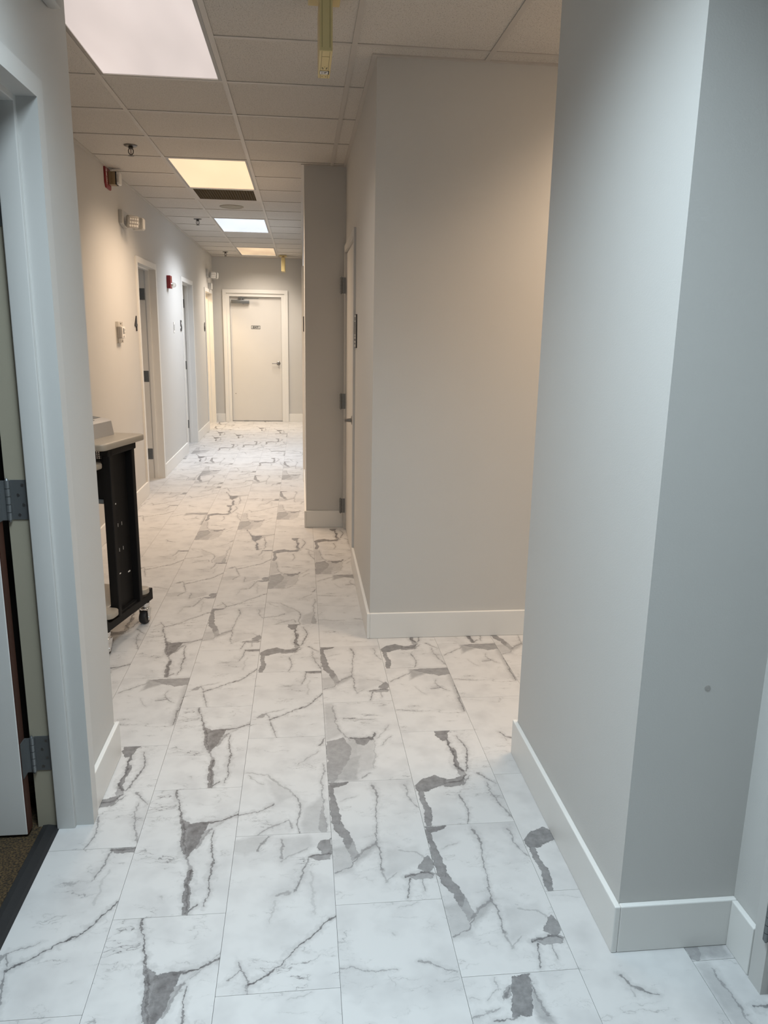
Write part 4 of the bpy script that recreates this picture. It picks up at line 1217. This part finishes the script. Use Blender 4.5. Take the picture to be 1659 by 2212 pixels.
# thermostat in a clear guard
o = on_left('thermostat', 6.665, 1.545, 'white thermostat in a clear plastic guard box on the left wall', 'thermostat')
b_ = MB()
t_ = 0.003
X0, X1, Z0, Z1, DP = -0.090, 0.075, -0.085, 0.085, 0.022
b_.box((X0, -DP, Z0), (X0 + t_, 0, Z1)); b_.box((X1 - t_, -DP, Z0), (X1, 0, Z1))
b_.box((X0 + t_, -DP, Z1 - t_), (X1 - t_, 0, Z1)); b_.box((X0 + t_, -DP, Z0), (X1 - t_, 0, Z0 + t_))
b_.box((X0 + t_, -DP, 0.052), (X1 - t_, -DP + t_, Z1 - t_)); b_.box((X0 + t_, -DP, Z0 + t_), (X1 - t_, -DP + t_, -0.052))
b_.build('clear_guard', M['clear'], o)
bd = box('body', (-0.058, -0.036, -0.048), (0.052, 0.0, 0.048), M['grey_plastic'], o, 0.006)
box('front', (-0.054, -0.046, -0.045), (0.048, -0.036, 0.045), M['white_plastic'], bd, 0.003)
box('screen', (-0.034, -0.0475, -0.012), (0.006, -0.0458, 0.034), M['lcd'], bd)
for p in ((0.030, 0.022), (0.030, -0.004), (-0.024, -0.030), (0.002, -0.030)):
    box('button', (p[0] - 0.008, -0.0490, p[1] - 0.006), (p[0] + 0.008, -0.0458, p[1] + 0.006), M['beige_plastic'], bd)
for p in ((0.0, 0.070), (0.03, -0.070)):
    MB().cyl((p[0], -0.0255, p[1]), (p[0], -0.0222, p[1]), 0.006, n=12).build('lock_screw', M['ink'], o)

# door numbers
for ch, y, lab in (('4', 7.365, 'black numeral four on the left wall right of the thermostat'), ('5', 10.075, 'black numeral five between the light switch and the middle doorway'),
                   ('6', 12.50, 'black numeral six seen nearly edge on before the glowing doorway')):
    o = on_left('door_number', y, 1.615, lab, 'number', 'black door numbers')
    text_mesh('numeral', ch, 0.185, 0.004, M['ink'], o, (0, -0.0042, 0.0), (R(90), 0, 0), sx=1.05)

# horn strobe between 4 and 5
o = on_left('horn_strobe', 9.22, 2.095, 'dark red horn strobe with clear dome between doorways 4 and 5', 'fire strobe', 'wall strobes')
box('body', (-0.060, -0.042, -0.070), (0.060, 0.0, 0.070), M['red'], o, 0.005)
MB().lathe([(0, 0.0), (0.030, 0.0), (0.030, -0.02), (0.022, -0.04), (0.008, -0.050), (0, -0.051)], (0.022, -0.042, -0.030), 24, 'y').build('strobe_dome', M['clear'], o, True)
MB().lathe([(0, 0.0), (0.026, 0.0), (0.018, -0.012), (0.0, -0.014)], (0.022, -0.0421, -0.030), 20, 'y').build('reflector', M['chrome'], o, True)
text_mesh('lettering', 'FIRE', 0.026, 0.0005, M['gold'], o, (0.0, -0.0424, 0.035), (R(90), 0, 0))

# switch
o = on_left('light_switch', 9.53, 1.60, 'beige light switch plate left of doorway 5', 'switch')
box('plate', (-0.036, -0.006, -0.062), (0.036, 0.0, 0.062), M['white_plastic'], o, 0.003)
box('rocker', (-0.016, -0.010, -0.034), (0.016, -0.006, 0.034), M['beige_plastic'], o, 0.002)

# unit on the near left wall, only its underside shows at the picture's top edge
o = empty('wall_alarm', (XN, 2.47, 2.498), R(90), 'underside of a grey wall unit at the top left picture edge', 'wall unit')
box('body', (-0.060, -0.040, -0.045), (0.060, 0.0, 0.09), M['beige_plastic'], o, 0.010, True)
MB().lathe([(0, 0.0), (0.032, 0.0), (0.030, -0.02), (0.015, -0.032), (0, -0.034)], (0.0, -0.040, 0.0), 24, 'y').build('dome', M['grey_plastic'], o, True)

# room sign on the block beside the grey door (edge on)
o = empty('room_sign', (XB, 4.985, 1.585), R(-90), 'dark edged room sign on the wall beside the closed grey door', 'sign')
box('plate', (-0.075, -0.007, -0.103), (0.075, 0.0, 0.103), M['ink'], o, 0.002)
box('face', (-0.070, -0.0085, -0.098), (0.070, -0.0070, 0.098), M['grey_plastic'], o)
b_ = MB()
b_.lathe([(0, 0), (0.013, 0), (0.013, -0.001), (0, -0.001)], (-0.025, -0.0085, 0.075), 16, 'y')
b_.prism([(-0.043, 0.058), (-0.007, 0.058), (-0.013, -0.020), (-0.037, -0.020)], 'y', -0.0095, -0.0085)
b_.prism([(0.012, 0.058), (0.040, 0.058), (0.036, -0.020), (0.016, -0.020)], 'y', -0.0095, -0.0085)
b_.lathe([(0, 0), (0.013, 0), (0.013, -0.001), (0, -0.001)], (0.026, -0.0085, 0.075), 16, 'y')
b_.box((-0.05, -0.0095, -0.034), (0.05, -0.0085, -0.030))
b_.box((-0.05, -0.0095, -0.060), (0.05, -0.0085, -0.048))
b_.box((-0.035, -0.0095, -0.082), (0.035, -0.0085, -0.072))
b_.build('pictogram', M['ink'], o)
# room sign on the far right wall (edge on)
o = empty('room_sign', (XF, 8.02, 1.65), R(-90), 'dark sign edge on the far right wall before the cream doorway', 'sign')
box('plate', (-0.06, -0.008, -0.075), (0.06, 0.0, 0.075), M['ink'], o, 0.002)
box('face', (-0.055, -0.0095, -0.070), (0.055, -0.008, 0.070), M['brown_edge'], o)

# anchor hole and scuff on the right corner
o = empty('wall_anchor', (0.985, YP0, 0.742), 0, 'small grey wall anchor hole in the bluish wall corner', 'wall anchor')
MB().lathe([(0.003, 0.0), (0.007, 0.0), (0.0075, -0.0012), (0.0035, -0.0014)], (0, 0, 0), 16, 'y').build('collar', M['grey_plastic'], o)
MB().lathe([(0, 0.0), (0.0038, 0.0), (0.0038, -0.0008), (0, -0.0008)], (0, 0, 0), 12, 'y').build('hole', M['ink'], o)

# ================================================================== the cart behind the near wall
cart = empty('equipment_cart', (-0.975, 3.66, 0), R(-14.5), 'black metal equipment cart on casters with a taupe top', 'cart')
LEN = 0.56


def end_frame(x, out):
    """base bar, upright channel and two casters of one end; out = +1 when the open side faces +x"""
    b_ = MB()
    b_.prism([(-0.015, 0.118), (0.512, 0.118), (0.512, 0.182), (0.485, 0.182), (0.478, 0.166), (0.455, 0.160), (0.040, 0.160), (0.018, 0.166), (0.012, 0.182), (-0.015, 0.182)], 'x', x - 0.020, x + 0.020, 0.002, 1)
    bar = b_.build('base_bar', M['black'], cart)
    b_ = MB()
    y0, y1, z0, z1 = 0.112, 0.372, 0.160, 1.012
    b_.box((x - 0.014, y0, z0), (x - 0.008, y1, z1))
    xo = (x - 0.014, x + 0.030) if out > 0 else (x - 0.030, x + 0.014)
    b_.box((xo[0], y0, z0), (xo[1], y0 + 0.030, z1), 0.003, 1)
    b_.box((xo[0], y1 - 0.030, z0), (xo[1], y1, z1), 0.003, 1)
    b_.box((xo[0], y0 - 0.010, z1 - 0.035), (xo[1], y1 + 0.022, z1), 0.006, 2)
    b_.box((xo[0], y0 + 0.03, z0), (x + 0.012, y1 - 0.03, z0 + 0.012))
    up = b_.build('upright', M['black'], cart)
    for yy in (0.015, 0.452):
        c = empty('caster', (x, yy, 0.0))
        c.parent = cart
        b_ = MB()
        b_.lathe([(0.010, 0.0), (0.034, 0.0), (0.036, 0.005), (0.036, 0.029), (0.032, 0.036), (0.010, 0.036)], (0.0, 0.0, 0.0), 24, 'x')
        b_.bm.verts.ensure_lookup_table()
        for v_ in b_.bm.verts:
            v_.co.x -= 0.018
            v_.co.y -= 0.012
            v_.co.z += 0.036
        b_.build('wheel', M['rubber'], c, True)
        b_ = MB()
        b_.lathe([(0, 0.118), (0.024, 0.118), (0.026, 0.108), (0.022, 0.098), (0.022, 0.094), (0.026, 0.090), (0.024, 0.082), (0, 0.082)], (0, 0, 0), 24)
        for sx in (-1, 1):
            b_.prism([(-0.022, 0.084), (0.022, 0.084), (0.020, 0.070), (-0.004, 0.020), (-0.020, 0.020), (-0.022, 0.05)], 'x', sx * 0.0235 - 0.0015, sx * 0.0235 + 0.0015)
        b_.cyl((-0.027, -0.012, 0.036), (0.027, -0.012, 0.036), 0.005, n=10)
        b_.build('fork', M['chrome'], c, True)
    return up


up = end_frame(0.0, 1)
end_frame(-LEN, -1)
# slots and brackets punched in the visible upright
for (yy, zz) in ((0.190, 0.700), (0.195, 0.335)):
    b_ = MB()
    b_.box((-0.008, yy, zz), (-0.0068, yy + 0.010, zz + 0.022))
    b_.box((-0.008, yy, zz + 0.018), (-0.0068, yy + 0.028, zz + 0.024))
    b_.build('bracket_slot', M['white_plastic'], up)
for zz in (0.600, 0.470):
    for yy in (0.222, 0.262):
        box('slot', (-0.008, yy, zz), (-0.0068, yy + 0.004, zz + 0.018), M['grey_plastic'], up)
box('slot', (-0.008, 0.300, 0.335), (-0.0068, 0.322, 0.342), M['white_plastic'], up)
MB().cyl((-0.008, 0.196, 0.315), (-0.0068, 0.196, 0.315), 0.003, n=10).build('slot', M['grey_plastic'], up)


def rounded_rect(x0, x1, y0, y1, r, n=6):
    P = []
    for cx_, cy_, a0 in ((x1 - r, y1 - r, 0), (x0 + r, y1 - r, 90), (x0 + r, y0 + r, 180), (x1 - r, y0 + r, 270)):
        for k in range(n + 1):
            a = R(a0 + 90 * k / n)
            P.append((cx_ + r * math.cos(a), cy_ + r * math.sin(a)))
    return P


b_ = MB()
b_.prism(rounded_rect(-LEN - 0.05, 0.048, 0.035, 0.470, 0.030), 'z', 1.012, 1.045, 0.008, 3)
b_.build('top', M['laminate'], cart, True)
b_ = MB()
b_.prism(rounded_rect(-LEN + 0.02, -0.022, 0.01, 0.445, 0.02), 'z', 0.185, 0.212, 0.004, 2)
b_.prism(rounded_rect(-0.10, 0.042, -0.000, 0.106, 0.035), 'z', 0.184, 0.2125, 0.004, 2)
b_.prism(rounded_rect(-0.10, 0.042, 0.376, 0.452, 0.033), 'z', 0.184, 0.2125, 0.004, 2)
b_.build('bottom_shelf', M['laminate'], cart, True)
b_ = MB()
b_.prism(rounded_rect(-LEN + 0.02, 0.010, -0.17, 0.100, 0.035), 'z', 0.922, 0.950, 0.008, 3)
b_.build('keyboard_shelf', M['laminate'], cart, True)
b_ = MB()
for k in range(52):
    xx = -LEN + 0.02 + k * 0.0103
    b_.box((xx, 0.120, 0.950), (xx + 0.0048, 0.122, 1.012))
for k in range(7):
    zz = 0.950 + k * 0.0095
    b_.box((-LEN + 0.02, 0.1201, zz), (-0.012, 0.1219, zz + 0.0045))
tag(b_.build('perforated_sheet', M['black'], cart), 'black perforated sheet under the top', kind='stuff')
b_ = MB()
b_.box((-LEN + 0.03, 0.13, 0.760), (-0.016, 0.345, 0.925), 0.004, 1)
b_.build('drawer_box', M['black'], cart)
b_ = MB()
b_.box((-LEN + 0.03, 0.125, 0.738), (-0.016, 0.350, 0.760), 0.004, 1)
b_.build('drawer_base', M['grey_panel'], cart)

# grey desktop machine on the cart
dev = empty('desktop_machine', (-0.975, 3.66, 1.0452), R(-14.5), 'grey desktop machine with a keypad standing on the black cart', 'machine')
b_ = MB()
b_.prism([(-0.380, 0.0), (-0.086, 0.0), (-0.098, 0.070), (-0.112, 0.080), (-0.300, 0.104), (-0.345, 0.098), (-0.375, 0.080)], 'y', 0.070, 0.398, 0.006, 3)
b_.build('body', M['grey_plastic'], dev, True)
slope = math.atan2(0.024, 0.188)
nx, nz = math.sin(slope), math.cos(slope)


def on_top(b_, s0, s1, y0, y1, hgt):
    """thin slab lying on the sloped top; s measured from the front edge backwards"""
    P = []
    for s_, off_ in ((s0, 0), (s1, 0), (s1, hgt), (s0, hgt)):
        P.append((-0.112 - s_ * math.cos(slope) + off_ * nx, 0.080 + s_ * math.sin(slope) + off_ * nz))
    b_.prism(P, 'y', y0, y1)


b_ = MB()
on_top(b_, 0.040, 0.165, 0.130, 0.385, 0.0015)
b_.build('keypad', M['grey_panel'], dev)
for k in range(3):
    b_ = MB()
    on_top(b_, 0.014, 0.026, 0.15 + k * 0.05, 0.18 + k * 0.05, 0.002)
    b_.build('key', M['grey_panel'], dev)
b_ = MB()
on_top(b_, 0.135, 0.150, 0.270, 0.295, 0.004)
b_.build('knob', M['ink'], dev)
for p in ((-0.36, 0.09), (-0.36, 0.38), (-0.11, 0.09), (-0.11, 0.38)):
    MB().cyl((p[0], p[1], 0.0), (p[0], p[1], 0.004), 0.008, n=10).build('foot', M['rubber'], dev)

# dark chair glimpsed through doorway 4
ch = empty('exam_chair', (-2.02, 9.20, 0), R(180), 'dark vinyl chair glimpsed through doorway 4', 'chair')
box('seat', (-0.24, -0.22, 0.42), (0.24, 0.24, 0.53), M['chair_red'], ch, 0.03, True)
box('backrest', (-0.24, 0.20, 0.53), (0.24, 0.28, 0.94), M['grey_panel'], ch, 0.02, True)
box('apron', (-0.20, -0.18, 0.20), (0.20, 0.20, 0.42), M['black'], ch)
for sx in (-1, 1):
    for sy in (-1, 1):
        MB().cyl((sx * 0.20, sy * 0.18, 0), (sx * 0.20, sy * 0.18, 0.22), 0.016, n=12).build('leg', M['black'], ch)
